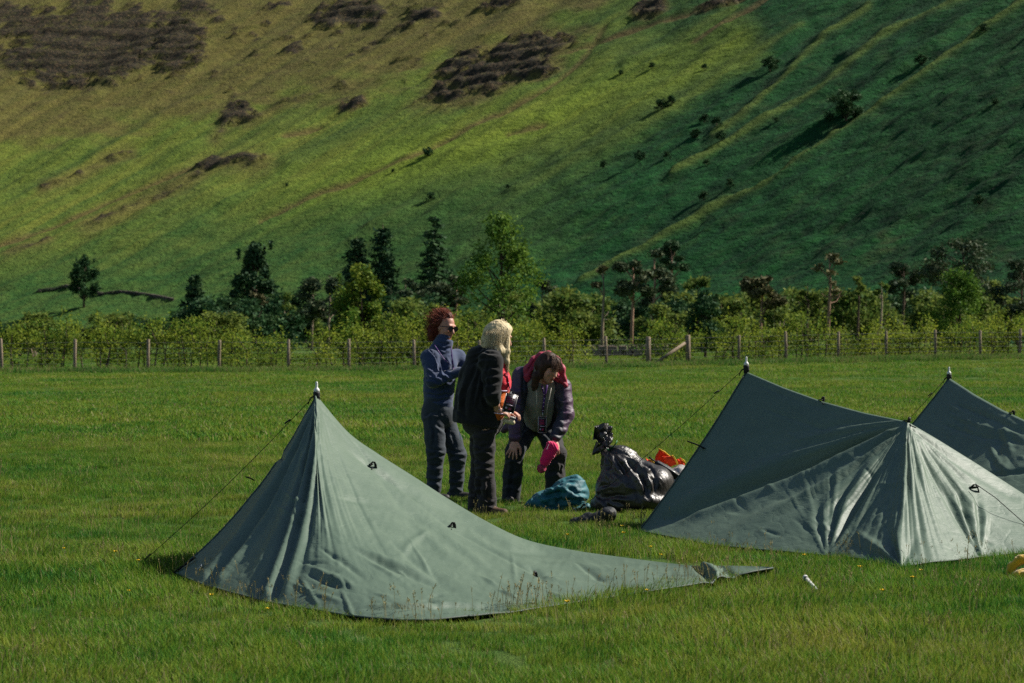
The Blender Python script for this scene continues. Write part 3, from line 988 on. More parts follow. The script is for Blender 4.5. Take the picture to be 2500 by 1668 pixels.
# ---- trees
PB = (M_BARK, L_BROAD)
def broad(h, w, seed, leaf=.11, **k): return lambda: tree_mesh_broad(h, w, seed, leaf, **k)
Y1 = 96.0
plant(broad(height_at(552, Y1), 3.3, 21, .105, base=.14, nblob=52, leafn=120), 1222, 0, Y1, 'tall leafy tree rising above the hedge behind the three women', mats=PB, name='broadleaf_tree')
plant(broad(height_at(660, 92), 2.3, 22, .10, base=.22, nblob=44, leafn=150), 880, 0, 92, 'bright green young tree above the hedge left of the woman with sunglasses', mats=(M_BARK, L_YOUNG), name='broadleaf_tree')
plant(broad(height_at(690, 112), 3.0, 23, .10, base=.12, nblob=46, leafn=150), 2340, 0, 118, 'bushy dark green tree with upright shoots above the right hedge', mats=PB, name='broadleaf_tree')
plant(broad(height_at(735, 106), 2.0, 24, .10, base=.25, nblob=36, leafn=150), 1722, 0, 106, 'small dark round tree just right of the brace post', mats=(M_BARK, L_BUSH), name='broadleaf_tree')

def spruce(h, w, seed, leaf=.26): return lambda: tree_mesh_spruce(h, w, seed, leaf)
def pine(h, w, seed, leaf=.22, **k): return lambda: tree_mesh_pine(h, w, seed, leaf, **k)
SP = (M_BARK, L_SPRUCE)
YS = 175.0
for px, ty, w, sd, lb in ((870, 578, 5.2, 31, 'dark pointed spruce, left of the pair behind the young tree'), (935, 545, 5.2, 32, 'tall dark spruce with a ragged top, right of the pair behind the young tree'),
                          (1062, 528, 4.2, 33, 'tall slim dark spruce standing above the woman with sunglasses'), (475, 670, 3.6, 34, 'small dim spruce behind the left hedge')):
    plant(spruce(height_at(ty, YS), w, sd), px, 0, YS, lb, mats=SP, name='spruce_tree')
plant(broad(height_at(612, 190), 3.6, 35, .24, base=.25, nblob=64, leafn=150), 622, 0, 190, 'dark rugged evergreen above the brown scrub on the left', mats=SP, name='evergreen_tree')
pt = hill_hit(205, 752)
plant(broad(4.2 * pt[1] / 210, 2.6 * pt[1] / 210, 36, .30, base=.22, nblob=40, leafn=100), 0, 0, 0, 'lone dark tree beside the winding stone wall on the far left', mats=(M_BARK, L_BUSH), name='lone_tree', at=pt)
# tall pines with bare trunks
PN = (M_PINEBARK, L_PINE)
for px, ty, w, sd, kw, lb, mt in (
        (1468, 660, 1.1, 41, dict(crown=.30, nblob=4, dens=40, forks=3), 'tall bare pine trunk with a broken top above the gap in the fence', (M_PALEBARK, L_BROWN)),
        (1540, 640, 2.0, 42, dict(crown=.38, nblob=12), 'dark pine on a tall straight trunk above the gap in the fence', PN),
        (1592, 630, 2.5, 43, dict(crown=.55, nblob=14), 'dark blue green pine left of the tall columnar tree', PN),
        (1640, 606, 2.6, 44, dict(crown=.72, nblob=22, bend=0.0), 'tall dark columnar conifer behind the brace post', (M_PINEBARK, L_SPRUCE)),
        (1855, 682, 1.8, 45, dict(crown=.45, nblob=12), 'brownish flat topped pine above the hedge right of the brace post', (M_PINEBARK, L_BROWN)),
        (2020, 640, 1.7, 46, dict(crown=.40, nblob=7, dens=45, forks=6), 'sparse dying pine with pinkish forked branches', (M_PINEBARK, L_BROWN)),
        (2092, 700, 1.0, 47, dict(crown=.3, nblob=5, dens=60), 'thin bare trunk right of the dying pine', (M_BARK, L_WILLOW)),
        (2148, 705, 0.9, 48, dict(crown=.3, nblob=4, dens=60), 'thin pale trunk in the scrub between two pines', (M_PALEBARK, L_WILLOW)),
        (2202, 655, 2.8, 49, dict(crown=.42, nblob=13), 'dark round headed pine left of the bushy right tree', (M_BARK, L_PINE)),
        (2345, 600, 5.0, 50, dict(crown=.62, nblob=24), 'big dark pine crown behind the bushy right tree', (M_BARK, L_PINE)),
        (2490, 660, 3.6, 51, dict(crown=.6, nblob=16), 'dark pine at the right edge behind the hedge', (M_BARK, L_PINE)),
        (1968, 705, 1.1, 52, dict(crown=.45, nblob=8), 'slim dim pine left of the dying pine', (M_BARK, L_WILLOW)),
        (760, 690, 3.0, 53, dict(crown=.5, nblob=12), 'dark scrubby pine left of the young tree', (M_PALEBARK, L_PINE)),
        (800, 680, 2.6, 54, dict(crown=.5, nblob=12), 'dark scrubby pine touching the young tree on its left', (M_PALEBARK, L_PINE)),
        (985, 672, 2.8, 55, dict(crown=.5, nblob=13), 'rounded dark pine between two tall spruces', (M_PALEBARK, L_PINE)),
        (1055, 690, 2.6, 56, dict(crown=.45, nblob=12, forks=2), 'pink trunked pine below the slim spruce', PN),
        (1110, 680, 2.4, 57, dict(crown=.5, nblob=12), 'dark pine just left of the tall leafy tree', PN),
        (1320, 690, 2.6, 58, dict(crown=.5, nblob=12), 'dim dark pine just right of the tall leafy tree', (M_BARK, L_PINE)),
        (690, 720, 2.0, 59, dict(crown=.5, nblob=10, dens=80), 'pale trunked scrubby tree behind the end of the left hedge', (M_PALEBARK, L_WILLOW)),
        (1700, 700, 2.6, 60, dict(crown=.55, nblob=12), 'pale green tree behind the small dark round tree', (M_PALEBARK, L_WILLOW)),
        (560, 730, 1.8, 62, dict(crown=.6, nblob=9, dens=80), 'reddish brown half dead tree behind the left hedge', (M_PINEBARK, L_BROWN)),
        (500, 735, 1.6, 63, dict(crown=.6, nblob=9, dens=80), 'brown half dead tree left of the reddish one', (M_PINEBARK, L_BROWN)),
        (620, 715, 2.0, 64, dict(crown=.6, nblob=9, dens=80), 'slender pale brown tree below the rugged evergreen', (M_PALEBARK, L_BROWN))):
    YP = 115.0 if sd in (41, 42, 45, 46, 47, 48, 52) else 150.0 + (sd * 7 % 25)
    plant(pine(height_at(ty, YP), w, sd, **kw), px, 0, YP, lb, mats=mt, name='pine_tree')

# scrub of willow and thorn between hedge and fell
rng = np.random.default_rng(19)
MARKS = [(200, 'the lone tree by the stone wall'), (475, 'the small dim spruce'), (622, 'the rugged evergreen'), (880, 'the bright young tree'), (1062, 'the slim spruce'), (1222, 'the tall leafy tree'),
         (1468, 'the bare pine trunk'), (1640, 'the columnar conifer'), (1855, 'the brownish flat topped pine'), (2020, 'the dying forked pine'), (2202, 'the round headed pine'), (2340, 'the bushy tree with upright shoots'), (2490, 'the pine at the right edge')]
ORD = ['first', 'second', 'third', 'fourth', 'fifth', 'sixth', 'seventh', 'eighth']
SEEN = {}
def where(kind, px):
    m = min(MARKS, key=lambda q: abs(q[0] - px)); sd = 'left' if px < m[0] else 'right'
    k = SEEN[(kind, m[0], sd)] = SEEN.get((kind, m[0], sd), -1) + 1
    return '%s %s %s of %s' % (ORD[min(k, 7)], kind, sd, m[1])
k = 0
for i in range(88):
    px = -160 + 2860 * (i + rng.random()) / 88
    Yb = rng.uniform(122, 205)
    ty = rng.uniform(705, 785) if px > 1150 else (rng.uniform(715, 790) if px > 420 else rng.uniform(760, 805))
    if 1440 < px < 1600: ty = rng.uniform(735, 765); Yb = rng.uniform(150, 200)
    h = max(1.2, height_at(ty, Yb))
    kk = int(rng.integers(0, 4))
    dark = rng.random() < (0.35 if px > 1150 else 0.55)
    mt = (M_BARK, L_BUSH) if dark else (M_PALEBARK, L_WILLOW)
    plant(lambda: tree_mesh_bush(3.0, 3.4, 70 + kk, .17), px, 0, Yb,
          where('dark thorn bush in the scrub' if dark else 'pale willow bush in the scrub', px),
          'bush', 'dark thorn bushes in the scrub' if dark else 'pale willow bushes in the scrub', 'thorn_bush' if dark else 'willow_bush', mats=mt, key=('scrub', kk, dark), crown_name='foliage', scale=h / 3.0,
          width=h / 3.0 * rng.uniform(.9, 1.3), rz=rng.uniform(0, 6.28))
# bushes dotted over the slope
BUSH = [(2065, 262, 46, 'big dark spreading thorn tree on the shaded right slope'), (1562, 382, 17, 'dark bush left of the slope\'s brightest rib'), (1474, 402, 12, 'small upright bush low on the slope above the columnar conifer'),
        (1782, 446, 12, 'small bush below the brightest rib of the slope'), (1880, 158, 24, 'dark bush high on the right slope'), (1720, 163, 9, None), (1592, 160, 9, None), (1515, 178, 7, None),
        (1615, 255, 17, None), (1640, 250, 14, None), (1700, 325, 14, None), (1750, 300, 14, None), (1760, 335, 16, None), (1720, 290, 14, None), (1895, 292, 8, None), (1725, 398, 9, None), (1628, 378, 10, None),
        (1718, 482, 14, None), (1045, 372, 15, 'lone brownish bush beside the long track across the slope'), (620, 660, 0, None), (1052, 480, 13, None), (960, 418, 6, None), (2250, 150, 16, None), (2400, 70, 12, None), (2390, 490, 16, None), (700, 452, 6, None), (1240, 455, 7, None), (2430, 250, 10, None)]
for px, py, s, lb in BUSH:
    if s == 0: continue
    q = hill_hit(px, py + s * .8)
    h = 1.6 * s * q[1] / FPX
    kk = int(rng.integers(0, 4))
    plant(lambda: tree_mesh_bush(3.0, 3.4, 70 + kk, .17), 0, 0, 0, lb or where('small dark bush high on the fell' if py < 300 else 'small dark bush low on the fell', px), 'bush', 'bushes dotted over the fell', 'fell_bush', mats=(M_BARK, L_BUSH),
          key=('scrub', kk, True), crown_name='foliage', scale=h / 3.0, width=h / 3.0 * rng.uniform(.9, 1.2), rz=rng.uniform(0, 6.28), at=q)
# ------------------------------------------------------------------ tarp tents
t = NT('green_tarp')
v = t.pos(obj_space=True)
nw = t.noise(v, 260, 2)                                      # weave
nl = t.noise(v, 3.5, 5, .6)
vo = t.n('ShaderNodeTexVoronoi', feature='DISTANCE_TO_EDGE'); vo.inputs['Scale'].default_value = 4.2
wp = t.noise(v, 2.4, 4); vv = t.n('ShaderNodeVectorMath', operation='ADD'); t.l(v, vv.inputs[0])
ws = t.n('ShaderNodeVectorMath', operation='SCALE'); t.l(wp.outputs['Color'], ws.inputs[0]); ws.inputs['Scale'].default_value = 0.35
t.l(ws.outputs[0], vv.inputs[1]); t.l(vv.outputs[0], vo.inputs['Vector'])
crease = t.math('MINIMUM', vo.outputs['Distance'], 0.06)
cr2 = t.noise(t.pos((1.0, 1.0, 3.0), True, (0.0, 0.6, 0.3)), 5.0, 6, .7, 1.2)
c = t.ramp(nl.outputs[0], [(0.3, (0.060, 0.094, 0.066)), (0.7, (0.080, 0.118, 0.083))])
c = t.mix(0.12, c, t.ramp(nw.outputs[0], [(0.35, (0.056, 0.090, 0.068)), (0.65, (0.102, 0.146, 0.112))]))
nm = t.bump(crease, 0.15, 0.10)
nm = t.bump(cr2.outputs[0], 0.14, 0.05, nm)
nm = t.bump(nw.outputs[0], 0.10, 0.003, nm)
M_TARP = t.fin(c, 0.55, nm, 0.32)
tl = t.n('ShaderNodeBsdfTranslucent'); t.l(c, tl.inputs['Color'])
ms = t.n('ShaderNodeMixShader'); ms.inputs[0].default_value = 0.03
t.l(t.bsdf.outputs[0], ms.inputs[1]); t.l(tl.outputs[0], ms.inputs[2]); t.l(ms.outputs[0], t.out.inputs['Surface'])
M_HEM = simple('darker_hem_tape', (0.040, 0.060, 0.048), 0.6, 0.2, 40, 0.2, 0.002)
M_WEB = simple('black_webbing', (0.010, 0.010, 0.012), 0.7, 0.3, 40, 0.2, 0.002)
M_CORD = simple('dark_cord', (0.012, 0.014, 0.014), 0.8, 0.3, 60, 0.2, 0.001)
M_WHITE = simple('white_plastic', (0.50, 0.50, 0.48), 0.45, 0.08, 30, 0.05, 0.001)
M_POLE = simple('dull_aluminium', (0.28, 0.28, 0.28), 0.4, 0.15, 30, 0.05, 0.001)
M_PRINT = simple('pale_print', (0.34, 0.37, 0.36), 0.6, 0.2, 60, 0, 0)

def catmull(K, u):
    """smooth interpolation of the rows of K at u in 0..len-1"""
    K = np.asarray(K, float); n = len(K)
    i = np.clip(np.floor(u).astype(int), 0, n - 2); f = (u - i)[:, None]
    g = lambda j: K[np.clip(j, 0, n - 1)]
    p0, p1, p2, p3 = g(i - 1), g(i), g(i + 1), g(i + 2)
    m1, m2 = (p2 - p0) * .5, (p3 - p1) * .5
    return (2 * f ** 3 - 3 * f ** 2 + 1) * p1 + (f ** 3 - 2 * f ** 2 + f) * m1 + (-2 * f ** 3 + 3 * f ** 2) * p2 + (f ** 3 - f ** 2) * m2

def soften(folds, cx, cy, r, k):
    """milder folds around one taut point"""
    return [(f[0], f[1], f[2] * (k if math.hypot(f[0][0][0] - cx, f[0][0][1] - cy) < r else 1)) + tuple(f[3:]) for f in folds]

def tarp_sheet(root, tops, bots, backs, folds, nu, nv, nb, smooth_u=True, sag=0.05, seed=0, fine=0.004, fans=(), tension=0.6):
    T, B, K = np.array(tops), np.array(bots), np.array(backs)
    n = len(T)
    u = np.linspace(0, n - 1, nu)
    if smooth_u:
        T_, B_, K_ = catmull(T, u), catmull(B, u), catmull(K, u)
    else:
        ip = lambda M: np.stack([np.interp(u, np.arange(n), M[:, k]) for k in range(3)], -1)
        T_, B_, K_ = ip(T), ip(B), ip(K)
    vf = np.linspace(0, 1, nv) ** 1.0
    vb = np.linspace(1, 0, nb, endpoint=False)
    back = K_[:, None] * vb[None, :, None] + T_[:, None] * (1 - vb)[None, :, None]
    front = T_[:, None] * (1 - vf)[None, :, None] + B_[:, None] * vf[None, :, None]
    S = np.concatenate((back, front), 1)
    vv_ = np.concatenate((-vb, vf))[None, :] * np.ones((nu, 1))
    # smooth normals of the flat sheet
    du = np.gradient(S, axis=0); dv = np.gradient(S, axis=1)
    N = np.cross(du, dv); L = np.linalg.norm(N, axis=-1, keepdims=True)
    N = N / np.maximum(L, 1e-12)
    for _ in range(6):
        Np = np.pad(N, ((1, 1), (1, 1), (0, 0)), 'edge')
        N = Np[1:-1, 1:-1] * 2 + Np[:-2, 1:-1] + Np[2:, 1:-1] + Np[1:-1, :-2] + Np[1:-1, 2:]
        N /= np.maximum(np.linalg.norm(N, axis=-1, keepdims=True), 1e-12)
    toward = np.sign((N * (np.array((0, 0, CH)) - S)).sum(-1, keepdims=True))
    frontm = vv_ >= 0
    sgn = np.median(toward[frontm]); N = N * sgn
    px, py = to_pix(S)
    d = np.zeros(px.shape)
    fr = smooth(0.0, 0.05, vv_)
    for f in folds:
        pts, w, amp = f[0], f[1], f[2]
        q, _ = seg_dist(px, py, pts)
        # taper towards both ends
        L0 = np.hypot(px - pts[0][0], py - pts[0][1]); L1 = np.hypot(px - pts[-1][0], py - pts[-1][1])
        tot = sum(math.hypot(b[0] - a[0], b[1] - a[1]) for a, b in zip(pts[:-1], pts[1:]))
        e0, e1 = (f[3] if len(f) > 3 else (.2, .2))
        env = np.clip(L0 / (e0 * tot + 1e-6), 0, 1) * np.clip(L1 / (e1 * tot + 1e-6), 0, 1)
        ww = w * (0.35 + 0.65 * np.clip(L0 / (0.5 * tot), 0, 1))
        d += 0.9 * amp * np.exp(-(q / ww) ** 2) * env
    for (cx, cy), a0, a1, freq, amp, r0, r1 in fans:          # fine pleats that radiate from a taut point
        ang = np.degrees(np.arctan2(py - cy, px - cx)); rad = np.hypot(px - cx, py - cy)
        m = smooth(a0, a0 + 6, ang) * smooth(a1, a1 - 6, ang) * smooth(0, r0, rad) * smooth(r1, r1 * .4, rad)
        d += amp * m * (vnoise(ang * freq, rad * .002, seed=seed + 5) * .7 + .5 * vnoise(ang * freq * 2.3, rad * .004, seed=seed + 6)) * np.minimum(1, rad / 160)
    d += fine * 2.5 * fbm(px / 60 + py / 150, py / 60 - px / 120, seed=seed, octv=3)
    d += fine * (1 - 2 * np.abs(fbm(px / 26 + py / 40, py / 22 - px / 36, seed=seed + 9, octv=2)))
    sagm = 4 * np.abs(vv_) * (1 - np.abs(vv_)) * np.clip(T_[:, 2] / .6, .02, 1)[:, None]
    D = (d * fr - sag * sagm * np.where(frontm, 1, .6))
    S2 = S + N * D[..., None]
    S2[..., 2] = np.maximum(S2[..., 2], 0.012)
    o = obj('tarp', local(root, S2.reshape(-1, 3)), grid_faces(nu, nv + nb), M_TARP, root)
    md = o.modifiers.new('cloth_thickness', 'SOLIDIFY'); md.thickness = 0.003; md.offset = 0
    def surf(x, y):
        """surface point and normal under a photo pixel (front only)"""
        q = np.where(frontm, np.hypot(px - x, py - y), 1e9)
        k = np.unravel_index(np.argmin(q), q.shape)
        return S2[k], N[k]
    edge = np.concatenate((S2[0, nb::6], S2[0:1, -1], S2[4::6, -1]))
    mb = MB(); mb.tube([q + (0, -.004, .003) for q in edge], .0055, 5); mb.build('hem', M_HEM, root)
    return o, surf, S2

def webbing_loop(root, p, n, size=.05, tail=True, rnd=0):
    """a short webbing strap folded into a loop, standing off the cloth, with a bit of cord"""
    rng = np.random.default_rng(rnd)
    mb = MB()
    p = np.asarray(p); n = np.asarray(n)
    s = np.cross(n, (0, 0, 1.0)); s /= np.linalg.norm(s) + 1e-9
    dn = np.array((0, 0, -1.0))
    arc = [p + n * (.012 + size * .55 * math.sin(a)) + dn * size * (1 - math.cos(a)) * .6 + s * size * .3 * math.cos(a) for a in np.linspace(0, math.pi, 8)]
    mb.tube(arc, .011, 6, flat=.35)
    mb.tube([p + n * .008 - s * size * .5, p + n * .01 + s * size * .5], .010, 6, flat=.4)
    for k in range(3):
        a = rng.uniform(-1, 1, 3)
        q0 = p + n * .02 + dn * size * .5
        mb.tube([q0, q0 + s * a[0] * size + n * .012, q0 + s * a[1] * size * 1.2 + dn * size * abs(a[2]) * .8 + n * .012], .0045, 5)
    mb.build('webbing_loop', M_WEB, root)

def strap(root, p, q, w=.012):
    mb = MB(); mb.tube([p, (np.asarray(p) + q) / 2 + (0, -.01, .005), q], w, 6, flat=.3)
    mb.build('edge_strap', M_WEB, root)

def pole_and_guy(root, top, base, guy_end, tie):
    top, base = np.asarray(top, float), np.asarray(base, float)
    mb = MB(); mb.tube([base, base + (top - base) * .5, top - (0, 0, .09)], .0135, 10); mb.build('pole', M_POLE, root)
    mb = MB(); mb.lathe(top, [(.012, -.13), (.021, -.125), (.022, -.085), (.024, -.075), (.021, -.066), (.011, -.062)], 14); mb.build('pole_collar', M_WEB, root)
    mb = MB(); mb.lathe(top, [(.018, -.066), (.020, -.058), (.018, -.048), (.010, -.040), (.008, -.034), (.008, -.008), (.007, -.002), (.003, 0)], 14); mb.build('pole_tip', M_WHITE, root)
    if guy_end is not None:
        g = np.asarray(guy_end, float); s = top - (0.01, 0, .085)
        mb = MB()
        pts = [s + (g - s) * k - np.array((0, 0, .03 * math.sin(math.pi * k))) for k in np.linspace(0, 1, 9)]
        mb.tube(pts, .0024, 5)
        mb.tube([s, s + (-.03, -.01, -.02), s + (-.045, 0, -.06)], .004, 5)
        k_ = s + (g - s) * .16
        mb.tube([k_ + (-.02, 0, -.015), k_, k_ + (.018, 0, .012)], .006, 5)
        mb.build('guy_line', M_CORD, root)
        mb = MB(); k_ = s + (g - s) * .965
        mb.tube([k_ + (-.02, 0, -.02), k_ + (.02, 0, .02)], .010, 6, flat=.5); mb.build('line_slider', M_WEB, root)
        mb = MB(); mb.tube([g + (.03, 0, -.12), g + (-.01, 0, .02), g + (-.03, 0, .028)], .004, 6); mb.build('peg', M_POLE, root)
    mb = MB()
    tie = np.asarray(tie, float)
    mb.tube([top - (0, 0, .08), (top - (0, 0, .08) + tie) / 2 + (.012, -.01, 0), tie], .008, 6, flat=.4)
    mb.tube([top - (-.02, .02, .10), tie + (.015, -.012, .01)], .005, 5)
    mb.build('apex_tie', M_WEB, root)

def zpix(x, y, z):
    return pix(x, y, (CH - z) * FPX / (y - HY))

# ---- tent 1: one pole on the left, the other end lies on the grass
A1 = pix(773, 967, 15.5)
tops = [A1, A1, A1, pix(776, 970, 15.5), pix(850, 1056, 15.6), pix(925, 1110, 15.7), pix(1010, 1164, 15.8), pix(1100, 1222, 15.9), zpix(1200, 1280, .24), zpix(1290, 1320, .13),
        zpix(1400, 1344, .08), zpix(1510, 1360, .06), zpix(1620, 1374, .06), zpix(1700, 1382, .07), zpix(1790, 1382, .08), zpix(1885, 1385, .09)]
bots = [zpix(430, 1400, .02), zpix(505, 1430, .02), zpix(650, 1468, .02), zpix(790, 1494, .02), zpix(930, 1512, .02), zpix(1050, 1515, .02), zpix(1170, 1503, .02), zpix(1290, 1489, .02), zpix(1410, 1471, .02), zpix(1510, 1456, .02),
        zpix(1600, 1443, .04), zpix(1680, 1430, .04), zpix(1740, 1419, .045), zpix(1780, 1411, .05), zpix(1830, 1400, .07), zpix(1888, 1388, .085)]
backs = [np.array((q[0] - (.3 if i < 3 else 0), q[1] + .06 + q[2] * 1.0, .015)) for i, q in enumerate(tops)]
tent1 = thing('tarp_tent', (-0.4, 14.5, 0), 'nearest green tarp tent, one end on a pole and the other lying on the grass', 'tent', 'green tarp tents')
FOLDS1 = [([(773, 975), (640, 1200), (504, 1428)], 9, -.050, (.15, .05)), ([(774, 975), (652, 1206), (522, 1434)], 8, .030, (.15, .05)), ([(772, 975), (620, 1196), (484, 1424)], 9, .020, (.15, .05)),
          ([(776, 980), (714, 1200), (646, 1468)], 9, .034, (.12, .05)), ([(775, 980), (702, 1200), (628, 1464)], 7, -.026, (.12, .05)), ([(777, 980), (727, 1200), (664, 1472)], 8, -.026, (.12, .05)),
          ([(778, 985), (742, 1190), (690, 1470)], 10, .026, (.12, .1)), ([(779, 985), (756, 1180), (716, 1420)], 8, -.020, (.15, .3)), ([(774, 980), (686, 1210), (590, 1450)], 8, .014, (.15, .2)),
          ([(780, 990), (772, 1140), (752, 1330)], 9, .012, (.2, .5)), ([(782, 990), (790, 1130), (790, 1300)], 10, .012, (.2, .5)), ([(782, 990), (780, 1140), (770, 1310)], 7, -.012, (.2, .5)),
          ([(867, 1318), (930, 1343), (1000, 1373), (1065, 1403), (1120, 1425)], 9, -.028, (.3, .3)), ([(870, 1308), (930, 1330), (1010, 1364), (1080, 1396)], 8, .016, (.3, .3)),
          ([(760, 1310), (830, 1345), (900, 1400)], 8, -.014, (.3, .3)), ([(740, 1365), (800, 1390), (880, 1425)], 9, .016, (.3, .3)), ([(735, 1385), (800, 1412), (850, 1425)], 9, -.018, (.3, .3)),
          ([(690, 1410), (760, 1440), (850, 1470)], 7, .012, (.3, .3)), ([(880, 1486), (960, 1473), (1095, 1471), (1180, 1478), (1275, 1492)], 7, -.026, (.1, .1)), ([(880, 1477), (960, 1464), (1095, 1462), (1190, 1469)], 7, .014, (.1, .1)),
          ([(850, 1090), (930, 1146), (1010, 1196), (1120, 1260), (1250, 1330), (1400, 1366)], 9, -.018, (.1, .2)), ([(800, 1010), (880, 1090), (960, 1150), (1100, 1240)], 9, .012, (.1, .2)),
          ([(925, 1130), (1000, 1195), (1100, 1250), (1200, 1310)], 9, .014, (.2, .3)), ([(915, 1135), (990, 1215), (1090, 1290)], 8, -.012, (.2, .3)),
          ([(1080, 1275), (1160, 1340), (1240, 1410)], 10, .014, (.3, .4)), ([(1060, 1270), (1010, 1300), (980, 1340)], 8, .010, (.2, .4)), ([(960, 1290), (1040, 1360), (1130, 1430)], 11, -.016, (.3, .4)), ([(1010, 1240), (1100, 1330), (1200, 1400)], 12, .012, (.3, .4)),
          ([(1310, 1390), (1380, 1415), (1470, 1430)], 7, .012, (.2, .4)), ([(1240, 1330), (1400, 1358), (1560, 1385)], 8, -.012, (.2, .3)), ([(1330, 1368), (1480, 1385), (1600, 1398)], 8, .010, (.2, .3)),
          ([(1690, 1380), (1718, 1395), (1735, 1416)], 8, -.030, (.1, .1)), ([(1708, 1380), (1738, 1392), (1756, 1412)], 9, .040, (.1, .1)), ([(1760, 1384), (1776, 1392), (1790, 1404)], 8, -.02, (.1, .1))]
rng = np.random.default_rng(77)
for k in range(46):                                           # packing creases, mostly falling to the right
    x0, y0 = rng.uniform(640, 1450), rng.uniform(1080, 1460)
    a = rng.normal(.55, .45) if rng.random() < .75 else rng.uniform(-1.5, 1.5)
    L = rng.uniform(35, 130)
    FOLDS1.append(([(x0, y0), (x0 + L * .5 * math.cos(a), y0 + L * .5 * math.sin(a) + rng.normal(0, 4)), (x0 + L * math.cos(a), y0 + L * math.sin(a))], rng.uniform(3.5, 6), rng.choice((-1, 1)) * rng.uniform(.008, .018), (.35, .35)))
FOLDS1.append(([(776, 985), (912, 1128), (1010, 1200), (1107, 1273), (1310, 1390), (1500, 1412), (1690, 1402)], 4, -.010, (.02, .02)))
_, surf1, S1 = tarp_sheet(tent1, tops, bots, backs, FOLDS1, 420, 170, 14, True, sag=.075, seed=3, fine=.0018, fans=[((773, 965), 60, 130, .42, .012, 60, 520)])
pole_and_guy(tent1, pix(773, 932, 15.5), np.array((A1[0], A1[1] + .03, 0)), zpix(345, 1375, .03), A1 + (.0, -.01, -.01))
for i, (x_, y_) in enumerate(((912, 1125), (1107, 1270), (1310, 1387))):
    q, nn = surf1(x_, y_); webbing_loop(tent1, q, nn, .085, rnd=i)
e0, e1 = A1, bots[0]
strap(tent1, e0 + (e1 - e0) * .49 + (.03, 0, .0), e0 + (e1 - e0) * .475 + (-.035, 0, .005), .012)
mb = MB(); mb.tube([bots[0] + (-.03, 0, -.01), bots[0] + (.05, -.02, .05), bots[0] + (.12, -.03, .10)], .011, 6, flat=.4); mb.build('corner_strap', M_WEB, tent1)
# printed maker's label near the left corner
q, nn = surf1(488, 1380)
nn = nn / np.linalg.norm(nn); s_ = np.cross((0, 0, 1.0), nn); s_ /= np.linalg.norm(s_); u_ = np.cross(nn, s_)
s_ = s_ * .96 - u_ * .28; s_ /= np.linalg.norm(s_); u_ = np.cross(nn, s_)
Rm = np.stack((s_, u_, nn), 1)
mb = MB(); mb.box(q + nn * .012, (.052, .020, .002), Rm); lab = mb.build('printed_label', M_PRINT, tent1)
mb = MB()
for k, (w_, h_) in enumerate(((.008, .010), (.006, .010), (.007, .010), (.010, .010))):
    mb.box(q + nn * .0135 + s_ * (-.017 + .011 * k), (w_ * .5, h_, .001), Rm)
mb.build('label_lettering', M_WEB, lab)
mb = MB()
for k in range(3): mb.box(q + nn * .0128 + s_ * (-.008 + .011 * k) - u_ * .020, (.007, .008, .001), Rm)
mb.build('size_print', M_PRINT, lab)

# ---- tent 2: ridge from the pole to a second peak
A2 = pix(1822, 908, 18.45); P2 = pix(2215, 1030, 16.85)
B2 = zpix(1560, 1296, .03)
E2 = zpix(2720, 1340, .02)
Rm_ = lambda k: A2 + (P2 - A2) * k - np.array((0, 0, .045 * math.sin(math.pi * k)))
st = [(A2, B2), (Rm_(.25), B2), (Rm_(.5), B2), (Rm_(.75), B2), (P2, B2), (P2, zpix(1740, 1332, .03)), (P2, zpix(1900, 1347, .03)), (P2, zpix(2020, 1357, .02)), (P2, zpix(2110, 1366, .03)), (P2, zpix(2200, 1384, .02)), (P2, zpix(2300, 1372, .03)),
      (P2, zpix(2392, 1362, .02)), (pix(2290, 1074, 16.85), zpix(2470, 1352, .03)), (pix(2390, 1136, 16.85), zpix(2550, 1348, .03)), (pix(2500, 1207, 16.85), zpix(2620, 1345, .03)), (pix(2620, 1282, 16.85), zpix(2680, 1342, .03)), (E2, E2)]
tops = [a for a, b in st]; bots = [b for a, b in st]
backs = [np.array((q[0] + .25, q[1] + .1 + q[2] * 1.0, .02)) for q in tops]
tent2 = thing('tarp_tent', (2.4, 17.0, 0), 'middle green tarp tent with a pole at left and a second peak', 'tent', 'green tarp tents')
